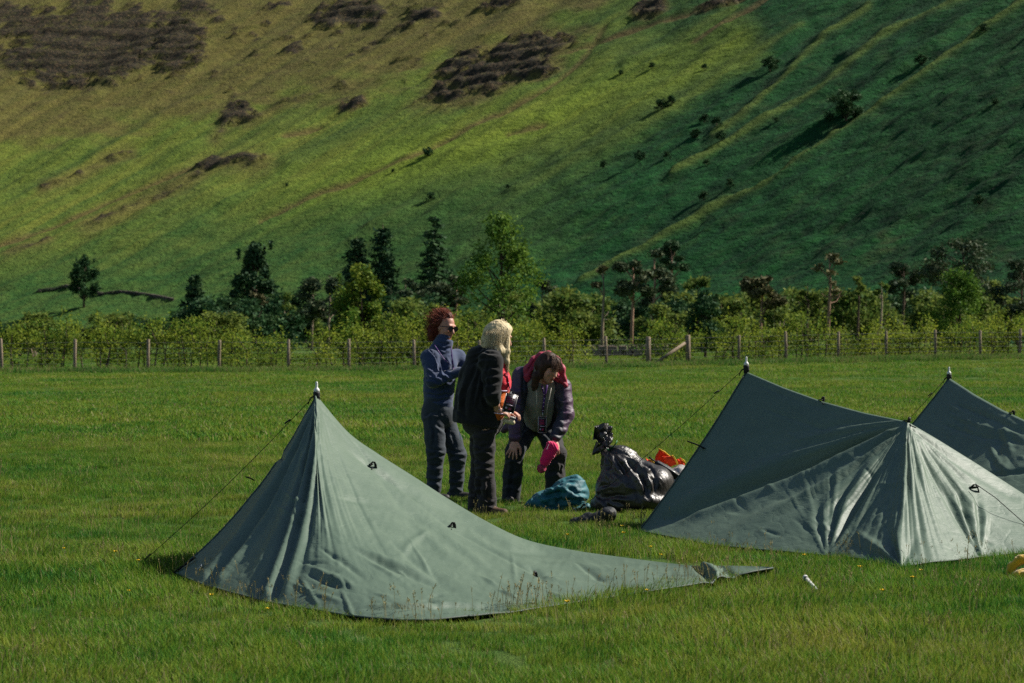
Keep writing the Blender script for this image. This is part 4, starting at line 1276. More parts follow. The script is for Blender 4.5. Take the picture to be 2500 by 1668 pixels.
FOLDS2 = [([(2205, 1032), (1960, 1130), (1600, 1272)], 13, -.060, (.06, .12)), ([(2205, 1040), (1980, 1146), (1640, 1276)], 11, .036, (.06, .12)), ([(2205, 1030), (1940, 1106), (1640, 1225)], 15, .034, (.08, .25)),
          ([(2205, 1035), (1990, 1112), (1700, 1222)], 7, -.018, (.08, .3)), ([(2205, 1029), (2060, 1062), (1880, 1110)], 8, -.024, (.08, .4)), ([(2205, 1026), (2060, 1046), (1900, 1075)], 9, .018, (.08, .4)), ([(2200, 1024), (2060, 1034), (1940, 1050)], 7, -.014, (.08, .4)),
          ([(2205, 1045), (2000, 1160), (1750, 1280)], 8, -.016, (.1, .3)), ([(2205, 1048), (2000, 1175), (1760, 1300)], 8, .014, (.1, .3)), ([(2206, 1050), (2020, 1185), (1800, 1310)], 8, -.012, (.1, .3)),
          ([(2020, 1357), (2066, 1215), (2150, 1095)], 14, .045, (.04, .3)), ([(2020, 1357), (2042, 1225), (2110, 1110)], 10, -.035, (.04, .35)), ([(2020, 1357), (2090, 1215), (2160, 1110)], 10, -.038, (.04, .35)), ([(2020, 1357), (2110, 1225), (2175, 1110)], 10, .032, (.04, .35)),
          ([(2020, 1357), (2130, 1230), (2180, 1150)], 9, -.022, (.04, .4)), ([(2018, 1355), (2010, 1240), (2050, 1150)], 9, .020, (.04, .4)), ([(2018, 1355), (1992, 1260), (2000, 1200)], 8, -.018, (.04, .4)), ([(2016, 1355), (1976, 1270), (1975, 1220)], 9, .014, (.04, .4)),
          ([(2214, 1042), (2212, 1130), (2200, 1240)], 9, .016, (.1, .4)), ([(2216, 1042), (2228, 1120), (2236, 1220)], 9, .022, (.1, .4)), ([(2214, 1042), (2220, 1120), (2222, 1230)], 7, -.020, (.1, .4)), ([(2217, 1042), (2246, 1120), (2270, 1200)], 9, .024, (.1, .4)), ([(2216, 1042), (2237, 1120), (2254, 1210)], 7, -.020, (.1, .4)),
          ([(2392, 1362), (2330, 1200), (2225, 1050)], 11, .042, (.03, .1)), ([(2392, 1362), (2318, 1205), (2222, 1052)], 9, -.034, (.03, .15)), ([(2392, 1362), (2345, 1200), (2235, 1052)], 9, -.030, (.03, .15)), ([(2393, 1362), (2360, 1210), (2290, 1110)], 9, .022, (.03, .3)),
          ([(2393, 1362), (2382, 1260), (2372, 1195)], 10, .030, (.03, .2)), ([(2394, 1362), (2396, 1260), (2384, 1195)], 8, -.026, (.03, .25)), ([(2394, 1362), (2408, 1260), (2400, 1215)], 9, .028, (.03, .3)), ([(2392, 1362), (2370, 1270), (2352, 1200)], 8, -.022, (.03, .3)),
          ([(2200, 1384), (2150, 1340), (2080, 1290)], 10, .020, (.05, .4)), ([(2200, 1384), (2140, 1352), (2060, 1330)], 9, -.018, (.05, .4)), ([(2200, 1384), (2190, 1300), (2190, 1240)], 12, .026, (.05, .5)), ([(2200, 1384), (2174, 1320), (2160, 1270)], 10, -.024, (.05, .5)), ([(2203, 1384), (2230, 1330), (2240, 1280)], 11, -.016, (.05, .5)),
          ([(2215, 1040), (2330, 1120), (2500, 1222)], 8, -.018, (.1, .1)), ([(2230, 1050), (2340, 1140), (2420, 1200)], 6, .012, (.1, .3)), ([(1830, 930), (1930, 970), (2060, 1010)], 7, -.010, (.2, .2)), ([(1850, 990), (1950, 1025), (2060, 1060)], 6, -.008, (.2, .2))]
for k in range(30):
    x0, y0 = rng.uniform(1750, 2480), rng.uniform(960, 1340)
    a = rng.normal(.3, .6); L = rng.uniform(30, 90)
    FOLDS2.append(([(x0, y0), (x0 + L * math.cos(a), y0 + L * math.sin(a))], rng.uniform(4, 7), rng.choice((-1, 1)) * rng.uniform(.005, .010), (.35, .35)))
_, surf2, S2_ = tarp_sheet(tent2, tops, bots, backs, soften(soften(FOLDS2, 2020, 1357, 12, .62), 2393, 1362, 12, .7), 400, 150, 14, False, sag=.03, seed=13, fine=.0011, fans=[((2215, 1026), 40, 178, .40, .010, 60, 520), ((2020, 1360), -125, -30, .25, .010, 40, 300)])
pole_and_guy(tent2, pix(1822, 871, 18.45), np.array((A2[0], A2[1] + .03, 0)), zpix(1415, 1270, .03) + np.array((0, .9, 0)), A2)
for i, (x_, y_) in enumerate(((2003, 980), (2214, 1030), (2382, 1182))):
    q, nn = surf2(x_, y_); webbing_loop(tent2, q, nn, .095, rnd=5 + i)
q0 = A2 + (B2 - A2) * .485
strap(tent2, q0 + (.09, -.02, -.02), q0 + (-.06, .0, .045), .014)
mb = MB(); mb.tube([pix(2382, 1182, 16.45), pix(2430, 1215, 16.3), zpix(2560, 1330, .05)], .003, 5); mb.build('side_guy_line', M_CORD, tent2)

# ---- tent 3: behind, on the right edge
A3 = pix(2317, 923, 22.0)
B3 = zpix(2075, 1212, .03)
R3 = pix(2540, 1043, 20.2); E3 = zpix(2860, 1262, .03)
R3m = lambda k: A3 + (R3 - A3) * k - np.array((0, 0, .03 * math.sin(math.pi * k)))
st = [(A3, B3), (R3m(.3), B3), (R3m(.6), B3), (R3m(.85), B3), (R3, B3), (R3, zpix(2240, 1238, .03)), (R3, zpix(2400, 1262, .03)), (R3, zpix(2580, 1280, .03)), (R3 + (E3 - R3) * .5, zpix(2720, 1272, .03)), (E3, E3)]
tops = [a for a, b in st]; bots = [b for a, b in st]
backs = [np.array((q[0] + .2, q[1] + .1 + q[2] * 1.0, .02)) for q in tops]
tent3 = thing('tarp_tent', (5.0, 22.0, 0), 'farthest green tarp tent cut off by the right edge', 'tent', 'green tarp tents')
FOLDS3 = [([(2330, 985), (2420, 1020), (2500, 1060)], 5, -.018, (.1, .1)), ([(2305, 1005), (2400, 1040), (2500, 1065)], 5, .014, (.1, .1)), ([(2290, 1030), (2380, 1060), (2500, 1080)], 5, -.016, (.1, .1)), ([(2410, 1075), (2440, 1130), (2470, 1160)], 8, .02, (.2, .3)), ([(2400, 1150), (2450, 1152), (2510, 1142)], 5, -.03, (.1, .1)),
          ([(2430, 1030), (2440, 1080), (2425, 1130)], 7, -.014, (.2, .2)), ([(2450, 1030), (2458, 1070), (2470, 1110)], 6, .012, (.2, .2)), ([(2330, 935), (2400, 975), (2500, 1035)], 6, -.012, (.1, .1))]
for k in range(34):
    x0, y0 = rng.uniform(2290, 2500), rng.uniform(960, 1160)
    a = rng.normal(.3, .7); L = rng.uniform(20, 60)
    FOLDS3.append(([(x0, y0), (x0 + L * math.cos(a), y0 + L * math.sin(a))], rng.uniform(3, 6), rng.choice((-1, 1)) * rng.uniform(.004, .010), (.35, .35)))
_, surf3, S3 = tarp_sheet(tent3, tops, bots, backs, FOLDS3, 150, 80, 10, False, sag=.02, seed=23, fine=.002)
pole_and_guy(tent3, pix(2317, 896, 22.0), np.array((A3[0], A3[1] + .03, 0)), zpix(2060, 1180, .03), A3)
q, nn = surf3(2472, 1000); webbing_loop(tent3, q, nn, .095, rnd=9)
# ------------------------------------------------------------------ soft shapes: distance fields meshed with surface nets
_C8 = [(i, j, k) for i in (0, 1) for j in (0, 1) for k in (0, 1)]
_E12 = [(a, b) for a in _C8 for b in _C8 if sum(b) - sum(a) == 1 and all(q >= p for p, q in zip(a, b))]

def surface_nets(val, org, h):
    s = val < 0
    nx, ny, nz = val.shape
    cnt = np.zeros((nx - 1, ny - 1, nz - 1), np.int8)
    for i, j, k in _C8:
        cnt += s[i:nx - 1 + i, j:ny - 1 + j, k:nz - 1 + k]
    mixed = (cnt > 0) & (cnt < 8)
    cells = np.argwhere(mixed)
    idx = np.full(mixed.shape, -1, np.int64)
    idx[mixed] = np.arange(len(cells))
    acc = np.zeros((len(cells), 3)); n = np.zeros(len(cells))
    for a, b in _E12:
        va = val[cells[:, 0] + a[0], cells[:, 1] + a[1], cells[:, 2] + a[2]]
        vb = val[cells[:, 0] + b[0], cells[:, 1] + b[1], cells[:, 2] + b[2]]
        m = (va < 0) != (vb < 0)
        t_ = np.where(m, va / np.where(m, va - vb, 1), 0)
        p_ = np.array(a)[None] + t_[:, None] * (np.array(b) - np.array(a))[None]
        acc[m] += p_[m]; n[m] += 1
    v = org + h * (cells + acc / n[:, None])
    faces = []
    for ax in range(3):
        o1, o2 = [(1, 2), (2, 0), (0, 1)][ax]
        sl0 = [slice(None)] * 3; sl1 = [slice(None)] * 3
        sl0[ax] = slice(0, -1); sl1[ax] = slice(1, None)
        ch = s[tuple(sl0)] != s[tuple(sl1)]
        e = np.argwhere(ch)
        e = e[(e[:, o1] > 0) & (e[:, o2] > 0) & (e[:, o1] < val.shape[o1] - 1) & (e[:, o2] < val.shape[o2] - 1)]
        q = []
        for d1, d2 in ((-1, -1), (0, -1), (0, 0), (-1, 0)):
            c = e.copy(); c[:, o1] += d1; c[:, o2] += d2
            q.append(idx[c[:, 0], c[:, 1], c[:, 2]])
        q = np.stack(q, 1)
        flip = ~s[e[:, 0], e[:, 1], e[:, 2]]
        q[flip] = q[flip][:, ::-1]
        faces.append(q[(q >= 0).all(1)])
    return v, np.concatenate(faces)

class Soft:
    def __init__(self):
        self.p = []
    def cone(self, a, b, ra, rb=None, k=.02, sub=False, squash=None):
        """tapered limb; squash = (direction, factor) flattens it"""
        self.p.append(('c', np.asarray(a, float), np.asarray(b, float), ra, ra if rb is None else rb, k, sub, squash)); return self
    def chain(self, pts, k=.02, squash=None):
        for (a, ra), (b, rb) in zip(pts[:-1], pts[1:]):
            self.cone(a, b, ra, rb, k, squash=squash)
        return self
    def ell(self, c, r, k=.02, sub=False, axes=None):
        self.p.append(('e', np.asarray(c, float), np.asarray(r, float) * np.ones(3), axes, None, k, sub, None)); return self
    def floor_cut(self, p, n, k=.012):
        """cut away everything below the plane through p with upward normal n (a hem)"""
        n = np.asarray(n, float) / np.linalg.norm(n)
        return self.ell(np.asarray(p, float) - n * 4.0, 4.0, k, True)
    def mesh(self, h):
        lo = np.full(3, 1e9); hi = np.full(3, -1e9); bb = []
        for p_ in self.p:
            if p_[0] == 'c':
                R = max(p_[3], p_[4]); l_, u_ = np.minimum(p_[1], p_[2]) - R, np.maximum(p_[1], p_[2]) + R
            else:
                R = p_[2].max() if p_[3] is not None else p_[2]; l_, u_ = p_[1] - R, p_[1] + R
            bb.append((l_, u_))
            if not p_[6]: lo = np.minimum(lo, l_); hi = np.maximum(hi, u_)
        lo -= 4 * h; hi += 4 * h
        n = np.ceil((hi - lo) / h).astype(int) + 1
        val = np.full(n, 1.0, np.float32)
        for p_, (l_, u_) in zip(self.p, bb):
            k = p_[5]; mg = k * 1.2 + 3 * h
            i0 = np.maximum(0, np.floor((l_ - mg - lo) / h).astype(int)); i1 = np.minimum(n, np.ceil((u_ + mg - lo) / h).astype(int) + 1)
            if (i1 <= i0).any(): continue
            ax = [lo[d] + h * np.arange(i0[d], i1[d]) for d in range(3)]
            Pq = np.stack(np.meshgrid(*ax, indexing='ij'), -1)
            if p_[0] == 'c':
                a, b = p_[1], p_[2]; ab = b - a; L2 = ab @ ab + 1e-12
                t_ = np.clip(((Pq - a) @ ab) / L2, 0, 1)
                q = Pq - (a + t_[..., None] * ab)
                if p_[7] is not None:
                    d_ = np.asarray(p_[7][0], float); d_ = d_ / np.linalg.norm(d_)
                    q = q + (q @ d_)[..., None] * d_ * (p_[7][1] - 1)
                dist = np.linalg.norm(q, axis=-1) - (p_[3] + t_ * (p_[4] - p_[3]))
            else:
                q = Pq - p_[1]
                if p_[3] is not None: q = q @ np.asarray(p_[3], float).T
                k0 = np.linalg.norm(q / p_[2], axis=-1); k1 = np.linalg.norm(q / p_[2] ** 2, axis=-1)
                dist = k0 * (k0 - 1) / np.maximum(k1, 1e-6)
            blk = val[i0[0]:i1[0], i0[1]:i1[1], i0[2]:i1[2]]
            if p_[6]:
                hh = np.clip(.5 - .5 * (blk + dist) / k, 0, 1)
                new = blk * (1 - hh) + (-dist) * hh + k * hh * (1 - hh)
            else:
                hh = np.clip(.5 + .5 * (blk - dist) / k, 0, 1)
                new = blk * (1 - hh) + dist * hh - k * hh * (1 - hh)
            val[i0[0]:i1[0], i0[1]:i1[1], i0[2]:i1[2]] = new
        return surface_nets(val, lo, h)

def vnormals(v, f):
    n = np.zeros_like(v)
    fn = np.cross(v[f[:, 1]] - v[f[:, 0]], v[f[:, 2]] - v[f[:, 0]])
    for i in range(f.shape[1]): np.add.at(n, f[:, i], fn)
    return n / np.maximum(np.linalg.norm(n, axis=1, keepdims=True), 1e-12)

def ridged(x, y, z, seed):
    return 1 - 2 * np.abs(fbm(x, y, z, seed=seed, octv=2))

def soft_obj(name, S, h, mat, parent, disp=None, mat_fn=None):
    v, f = S.mesh(h)
    if disp is not None:
        n = vnormals(v, f)
        v = v + n * disp(v, n)[:, None]
    mi = None
    if mat_fn is not None:
        mi = mat_fn(v[f].mean(1))
    return obj(name, local(parent, v), f, mat, parent, True, mi)

def strands(guides, n, spread, r, rng, mb=None, wav=0.0):
    """hair: n tapered strands around each guide polyline"""
    mb = mb or MB()
    for g in guides:
        g = np.asarray(g, float)
        for _ in range(n):
            o_ = rng.normal(0, spread, 3)
            k = np.linspace(0, 1, len(g))[:, None]
            w_ = rng.normal(0, 1, (len(g), 3)) * wav * k
            mb.tube(list(g + o_ * (.45 + .75 * k) + w_), list(np.linspace(r, r * .35, len(g))), 3, cap=False)
    return mb

def unit(v):
    v = np.asarray(v, float); return v / np.linalg.norm(v)

def head(S, c, f, up, scale=1.0):
    """skull, brow, nose, lips, chin, ears round the centre c, looking along f"""
    f = unit(f); up = unit(np.asarray(up, float) - f * np.dot(up, f)); s = np.cross(f, up)
    A = np.stack((s, f, up)); z = scale
    at = lambda a, b, d: c + z * (a * s + b * f + d * up)
    S.ell(at(0, -.012, .030), z * np.array((.072, .090, .088)), .02, axes=A)
    S.ell(at(0, .022, -.035), z * np.array((.056, .062, .078)), .03, axes=A)
    S.ell(at(0, .058, -.094), z * np.array((.024, .022, .018)), .02, axes=A)
    for q in (-1, 1):
        S.ell(at(q * .036, .056, -.022), z * np.array((.020, .022, .022)), .015, axes=A)
        S.ell(at(q * .070, -.008, -.012), z * np.array((.009, .018, .028)), .008, axes=A)
        S.ell(at(q * .030, .090, .012), z * .013, .010, True)
    S.cone(at(-.035, .076, .030), at(.035, .076, .030), z * .011, z * .011, .012)
    S.cone(at(0, .084, .014), at(0, .104, -.026), z * .008, z * .0125, .008)
    S.cone(at(-.016, .078, -.056), at(.016, .078, -.056), z * .007, z * .007, .006)
    S.cone(at(-.014, .076, -.068), at(.014, .076, -.068), z * .0075, z * .0075, .006)
    return at

def hand(S, wrist, d, n, side, curl=.35, size=1.0, spread=.16, thumb=1.0, r=.0085):
    """palm and five unequal fingers; d towards the fingers, n out of the back of the hand, side towards the thumb"""
    d = unit(d); n = unit(np.asarray(n, float) - d * np.dot(n, d)); s = unit(np.cross(d, n)) * side
    z = size
    S.ell(wrist + d * .045 * z, np.array((.038, .048, .015)) * z, .014, axes=np.stack((s, d, n)))
    S.cone(wrist - d * .03, wrist + d * .02 * z, .026 * z, .028 * z, .012, squash=(n, 1.35))
    for i, (o_, L) in enumerate(((.029, .068), (.010, .077), (-.009, .072), (-.027, .056))):
        a = (1.5 - i) * spread
        dd = unit(d * math.cos(a) + s * math.sin(a))
        p0 = wrist + d * .078 * z + s * o_ * z
        c1, c2 = curl * .8, curl * 1.9
        d1 = unit(dd * math.cos(c1) - n * math.sin(c1)); d2 = unit(dd * math.cos(c2) - n * math.sin(c2)); d3 = unit(dd * math.cos(c2 * 1.3) - n * math.sin(c2 * 1.3))
        p1 = p0 + d1 * L * .48 * z; p2 = p1 + d2 * L * .30 * z; p3 = p2 + d3 * L * .22 * z
        S.chain([(p0 - dd * .02, r * 1.05), (p0, r), (p1, r * .95), (p2, r * .85), (p3, r * .72)], .004)
    t0 = wrist + d * .02 * z + s * .028 * z
    td = unit(s * .8 * thumb + d * .75 - n * .25)
    t1 = t0 + td * .038 * z; t2 = t1 + unit(td * .6 + d * .6 - n * .2) * .030 * z; t3 = t2 + unit(d + s * .15 - n * .25) * .024 * z
    S.chain([(t0, .014 * z), (t1, .0115 * z), (t2, .010 * z), (t3, .0075 * z)], .006)

# ---- cloth and skin materials
def skin_mat(name, col):
    t = NT(name); v = t.pos(obj_space=True)
    nz = t.noise(v, 14, 4); n2 = t.noise(v, 160, 3)
    c = t.ramp(nz.outputs[0], [(0.3, tuple(q * k for q, k in zip(col, (.86, .78, .75)))), (0.7, tuple(min(1, q * 1.12) for q in col))])
    t.bsdf.inputs['Subsurface Weight'].default_value = 0.08
    t.bsdf.inputs['Subsurface Radius'].default_value = (.01, .004, .002)
    return t.fin(c, .55, t.bump(n2.outputs[0], .1, .002), .35)

def cloth(name, col, rough=.85, var=.22, fold=(7, 7, 16), fstr=.35, sheen=.25, fdist=.02, weave=350, spec=.2):
    t = NT(name)
    v = t.pos(fold, obj_space=True)
    f1 = t.noise(v, 1.0, 5, .55, .8)
    v2 = t.pos(obj_space=True); n2 = t.noise(v2, 9, 4); n3 = t.noise(v2, weave, 2)
    c0 = tuple(q * (1 - var) for q in col); c1 = tuple(min(1, q * (1 + var)) for q in col)
    c = t.ramp(n2.outputs[0], [(0.3, c0), (0.7, c1)])
    nm = t.bump(f1.outputs[0], fstr, fdist)
    nm = t.bump(n3.outputs[0], .15, .002, nm)
    return t.fin(c, rough, nm, spec, sheen)

M_SKIN = skin_mat('fair_skin', (.40, .215, .155))
M_SKIN2 = skin_mat('ruddy_skin', (.36, .175, .125))
M_LIP = simple('lips', (.26, .09, .08), .5, .1, 40, .05, .001)
M_BLUE = cloth('blue_fleece', (.020, .034, .080), fold=(9, 9, 20))
M_NAVY = cloth('dark_blue_denim', (.022, .030, .040), .8, fold=(10, 10, 14), fstr=.45, sheen=.1)
M_CHAR = cloth('charcoal_fleece', (.013, .0125, .013), .95, fold=(16, 16, 5), fstr=.3, sheen=.12, weave=220, spec=.1)
M_BROWNTR = cloth('brown_trousers_lit_leg', (.015, .013, .014), .8, fold=(8, 8, 22), fstr=.5, sheen=.1)
M_RED = cloth('bright_red_jersey', (.52, .018, .035), .7, fold=(10, 10, 18), sheen=.1)
M_ORANGE = cloth('orange_jersey', (.62, .13, .015), .7, fold=(10, 10, 22), sheen=.1)
M_PURPLE = cloth('purple_shell', (.046, .018, .048), .55, fold=(9, 9, 18), fstr=.5, sheen=.05, spec=.4)
M_NAVYSHELL = cloth('navy_shell', (.012, .013, .024), .55, fold=(9, 9, 16), fstr=.5, sheen=.05, spec=.4)
M_MAGENTA = cloth('magenta_hood', (.30, .018, .050), .6, fold=(9, 9, 12), fstr=.45, sheen=.1, spec=.35)
M_HOODIE = cloth('grey_hoodie', (.150, .145, .115), .9, fold=(12, 12, 6), fstr=.3, sheen=.3)
M_BLACKTR = cloth('black_trousers', (.010, .014, .019), .75, fold=(9, 9, 14), fstr=.4, sheen=.1)
M_BOOT = simple('tan_boot_leather', (.070, .038, .020), .75, .35, 12, .5, .01)
M_DARKSHOE = simple('dark_shoe_leather', (.022, .020, .020), .6, .3, 12, .4, .01)
M_PINKHAT = cloth('hot_pink_knit', (.52, .010, .085), .85, fold=(14, 14, 14), fstr=.3, sheen=.3, weave=160)
M_POM = simple('pink_pompom', (.36, .05, .10), .95, .5, 60, .8, .02)
M_LANY = simple('purple_lanyard', (.050, .012, .11), .6, .2, 30, .1, .002)
M_LOGO = simple('pale_print_marks', (.55, .42, .55), .6, .1, 30, 0, 0)
M_CARD = simple('dark_badge_card', (.016, .010, .020), .35, .3, 20, 0, 0, spec=.5)
M_CARDRED = simple('badge_red_print', (.26, .02, .07), .5, .2, 30, 0, 0)
M_CLEAR = simple('clear_plastic_edge', (.30, .28, .27), .25, .15, 30, 0, 0, spec=.6)
M_LENS = simple('dark_lens', (.006, .006, .008), .12, .1, 10, 0, 0, spec=.6)
M_STRING = simple('pale_drawcord', (.42, .39, .34), .8, .15, 40, .1, .001)
M_CREAM = simple('cream_pouch', (.48, .40, .26), .7, .25, 40, .3, .004)
M_STEEL = simple('bright_steel', (.6, .6, .6), .3, .1, 20, 0, 0)

def hairmat(name, dark, light):
    t = NT(name); g = t.n('ShaderNodeNewGeometry')
    v = t.pos((30, 30, 6), True); nz = t.noise(v, 2.0, 4)
    f = t.math('ADD', t.math('MULTIPLY', g.outputs['Random Per Island'], .5), t.math('MULTIPLY', nz.outputs[0], .6))
    return t.fin(t.ramp(f, [(.25, dark), (.8, light)]), .6, t.bump(nz.outputs[0], .3, .01), .15)
M_HAIRRED = hairmat('auburn_hair', (.060, .014, .009), (.24, .058, .030))
M_HAIRBLD = hairmat('blonde_hair', (.33, .25, .13), (.68, .59, .40))
M_HAIRBRN = hairmat('brown_hair', (.030, .016, .011), (.115, .064, .042))

def zu(x, y, Y):
    """point from the enlarged crop of the people: crop pixels -> photo pixels -> world at depth Y"""
    return pix(980 + x / 2.8, 740 + y / 2.8, Y)

def badge(parent, top, width, height, tilt, facing, label_name='id_badge'):
    """plastic sleeve with a printed card, hanging from its top edge"""
    n = unit(facing); s = unit(np.cross((0, 0, 1.0), n)); u = np.cross(n, s)
    s, u = s * math.cos(tilt) + u * math.sin(tilt), u * math.cos(tilt) - s * math.sin(tilt)
    R = np.stack((s, u, n), 1); c = np.asarray(top) - u * height / 2
    mb = MB(); mb.box(c, (width * .96, height * .97, .003), R); b = mb.build(label_name, M_CARD, parent)
    mb = MB(); e = .004
    for q, w_, h_ in ((u * height / 2, width, e), (-u * height / 2, width, e), (s * width / 2, e, height), (-s * width / 2, e, height), (u * height * .40, width, e * .8)):
        mb.box(c + q + n * .001, (w_, h_, .006), R)
    mb.build('sleeve_edge', M_CLEAR, b, world=True)
    mb = MB(); rg = np.random.default_rng(int(width * 1e4))
    for row in range(3):
        x_ = -.34
        while x_ < .22:
            w_ = rg.uniform(.09, .16)
            mb.box(c + u * height * (.27 - .11 * row) + s * width * (x_ + w_ / 2) + n * .0022, (width * w_, height * .085, .001), R); x_ += w_ + .025
    mb.box(c - u * height * .30 + s * width * .10 + n * .0022, (width * .24, height * .13, .001), R)
    mb.build('red_print', M_CARDRED, b)
    mb = MB(); mb.box(c - u * height * .10 + s * width * .06 + n * .0024, (width * .62, height * .035, .001), R)
    R2 = R @ np.array(Matrix.Rotation(math.radians(45), 3, 'Z'))
    mb.box(c - u * height * .29 - s * width * .22 + n * .0024, (width * .15, width * .15, .001), R2)
    mb.build('pale_print', M_LOGO, b)
    return b

def lanyard(parent, sides, join, end, w=.0085, marks=True, face=(0, -1, 0)):
    """flat ribbon loop from both sides of the neck to the clip"""
    mb = MB(); dots = MB()
    for s_ in sides:
        mb.tube([np.asarray(q) for q in s_] + [np.asarray(join)], w, 6, flat=.3)
    mb.tube([join, (np.asarray(join) + end) / 2, end], w, 6, flat=.3)
    o_ = mb.build('lanyard', M_LANY, parent)
    if marks:
        pts = [np.asarray(q) for q in sides[0]] + [np.asarray(join), np.asarray(end)]
        for a, b in zip(pts[:-1], pts[1:]):
            L = np.linalg.norm(b - a)
            for k in range(max(1, int(L / .035))):
                c = a + (b - a) * ((k + .5) / max(1, int(L / .035))) + unit(face) * .009
                R = np.array(Matrix.Rotation(math.radians(45), 3, 'Y'))
                dots.box(c, (.007, .003, .007), R)
        dots.build('lanyard_print', M_LOGO, o_)
    mb = MB(); mb.tube([end, np.asarray(end) - (0, 0, .012), np.asarray(end) - (0, 0, .026)], .003, 6); mb.build('clip', M_STEEL, o_)
    return o_

def shoe(parent, ankle, toe_dir, mat, L=.25, z0=0.0):
    d = unit((toe_dir[0], toe_dir[1], 0)); a = np.array((ankle[0], ankle[1], z0))
    S = Soft()
    S.cone(a - d * .05 + (0, 0, .045), a + d * (L - .11) + (0, 0, .038), .042, .036, .03)
    S.cone(a + (0, 0, .05), a + (0, 0, .14), .044, .05, .03)
    S.ell(a + d * .06 + (0, 0, .012), (.055 + .06 * abs(d[0]), .055 + .06 * abs(d[1]), .014), .012)
    return soft_obj('shoe', S, .008, mat, parent)

def folds(kz, kxy, amp, seed, big=0.0):
    def fn(v, n):
        return amp * ridged(v[:, 0] * kxy, v[:, 1] * kxy, v[:, 2] * kz, seed) + big * fbm(v[:, 0] * 5, v[:, 1] * 5, v[:, 2] * 5, seed=seed + 3, octv=2)
    return fn

def zfolds(segs, base=None, amp=1.0):
    """creases along given lines of the garment's front (crop coordinates), each a groove with a lip beside it"""
    def fn(v, n):
        px_, py_ = to_pix(v); X_, Y_ = (px_ - 980) * 2.8, (py_ - 740) * 2.8
        X_ = X_ + 5 * vnoise(X_ / 22, Y_ / 22, seed=2); Y_ = Y_ + 5 * vnoise(X_ / 22, Y_ / 22, seed=4)
        d = np.zeros(len(v)); fr = smooth(-.05, .35, -n[:, 1])
        for sg in segs:
            pts = sg[0]; w = sg[1] if len(sg) > 1 else 11; a = sg[2] if len(sg) > 2 else .013
            q, sd = seg_dist(X_, Y_, pts)
            L0 = np.hypot(X_ - pts[0][0], Y_ - pts[0][1]); L1 = np.hypot(X_ - pts[-1][0], Y_ - pts[-1][1])
            tot = sum(math.hypot(b[0] - c[0], b[1] - c[1]) for b, c in zip(pts[:-1], pts[1:]))
            env = np.clip(L0 / (.25 * tot), .25, 1) * np.clip(L1 / (.35 * tot), 0, 1)
            qs = q * sd
            d += a * env * (-np.exp(-(q / w) ** 2) + .75 * np.exp(-((qs - 1.9 * w) / (1.1 * w)) ** 2))
        d = d * fr * amp
        return d + (base(v, n) if base else 0)
    return fn

# ================================================================== woman in the blue fleece
YA = 21.1
def a_(x, y, d=0.0): return zu(x, y, YA + d)
pA = thing('person', (a_(270, 1300)[0], YA, 0), 'woman with windblown auburn hair and sunglasses in a blue fleece', 'person')
HA = a_(300, 168, 0); fA = np.array((.74, -.66, -.22))
sR, sL = a_(188, 372, -.12), a_(385, 372, .14)
eR, wR = a_(218, 532, -.24), a_(400, 468, -.20)
eL, wL = a_(452, 470, .10), a_(440, 500, -.05)
hipR, hipL = a_(218, 800, -.06), a_(300, 800, .08)
kR, kL = a_(236, 1010, -.10), a_(384, 1040, .06)
anR, anL = a_(222, 1262, -.06), a_(374, 1300, .10)
B = Soft()
atA = head(B, HA, fA, (0.12, 0, 1))
B.cone(HA + (-.012, 0, -.07), a_(272, 320, .01), .050, .055, .03)
B.chain([(a_(272, 330), .07), (a_(270, 460), .085), (a_(255, 640), .08), (a_(252, 760), .09)], .05)
for s_, e_, w_ in ((sR, eR, wR), (sL, eL, wL)):
    B.chain([(s_, .050), (e_, .038), (w_, .027)], .03)
for h_, k_, n_ in ((hipR, kR, anR), (hipL, kL, anL)):
    B.chain([(h_, .078), (k_, .052), (n_, .038)], .03)
hand(B, wR, wR - eR, (0, -.2, 1), -1, .5); hand(B, wL, (.6, -.2, .1), (0, 0, 1), 1, .5)
lipA = [atA(0, .078, -.062)]
soft_obj('body', B, .0068, [M_SKIN2, M_LIP], pA, mat_fn=lambda c: (np.linalg.norm((c - atA(0, .082, -.062)) * (1, 1, 1.6), axis=1) < .021).astype(int))
T = Soft()
T.chain([(a_(272, 360), .105), (a_(268, 450), .142), (a_(256, 580), .128), (a_(252, 690), .134)], .06, squash=((.6, .8, 0), 1.15))
T.cone(sR + (.02, .02, -.01), sL + (-.02, -.02, -.01), .075, .075, .05)
T.chain([(sR, .075), (eR, .058), (wR, .040)], .03); T.chain([(sL, .072), (eL, .055), (wL, .04)], .03)
T.cone(a_(260, 335, -.01), a_(290, 268, -.02), .094, .080, .02)                      # funnel collar
T.ell(a_(296, 250, -.02), (.066, .066, .03), .012, True)
FA = [([(165, 425), (235, 465)],), ([(160, 465), (235, 500)],), ([(185, 512), (255, 530)],), ([(255, 500), (330, 535)],), ([(300, 478), (365, 512)],), ([(155, 585), (250, 600), (350, 592)], 9), ([(155, 622), (260, 632), (350, 622)], 9), ([(155, 655), (250, 668), (345, 660)], 9), ([(265, 380), (300, 470), (290, 540)],),
      ([(205, 320), (240, 380), (262, 450)], 8), ([(140, 400), (150, 470), (185, 540)],), ([(335, 380), (350, 440), (320, 480)],), ([(230, 290), (290, 318), (340, 300)], 9), ([(240, 262), (300, 290), (345, 275)], 8)]
soft_obj('fleece', T, .0085, M_BLUE, pA, disp=zfolds(FA, folds(30, 12, .002, 3, .003)))
mb = MB(); mb.tube([a_(340, 300, -.15), a_(345, 350, -.16), a_(350, 420, -.18)], .005, 5); mb.build('zip', M_LANY, pA)
J = Soft()
J.ell(a_(250, 765, .0), (.145, .125, .13), .05)
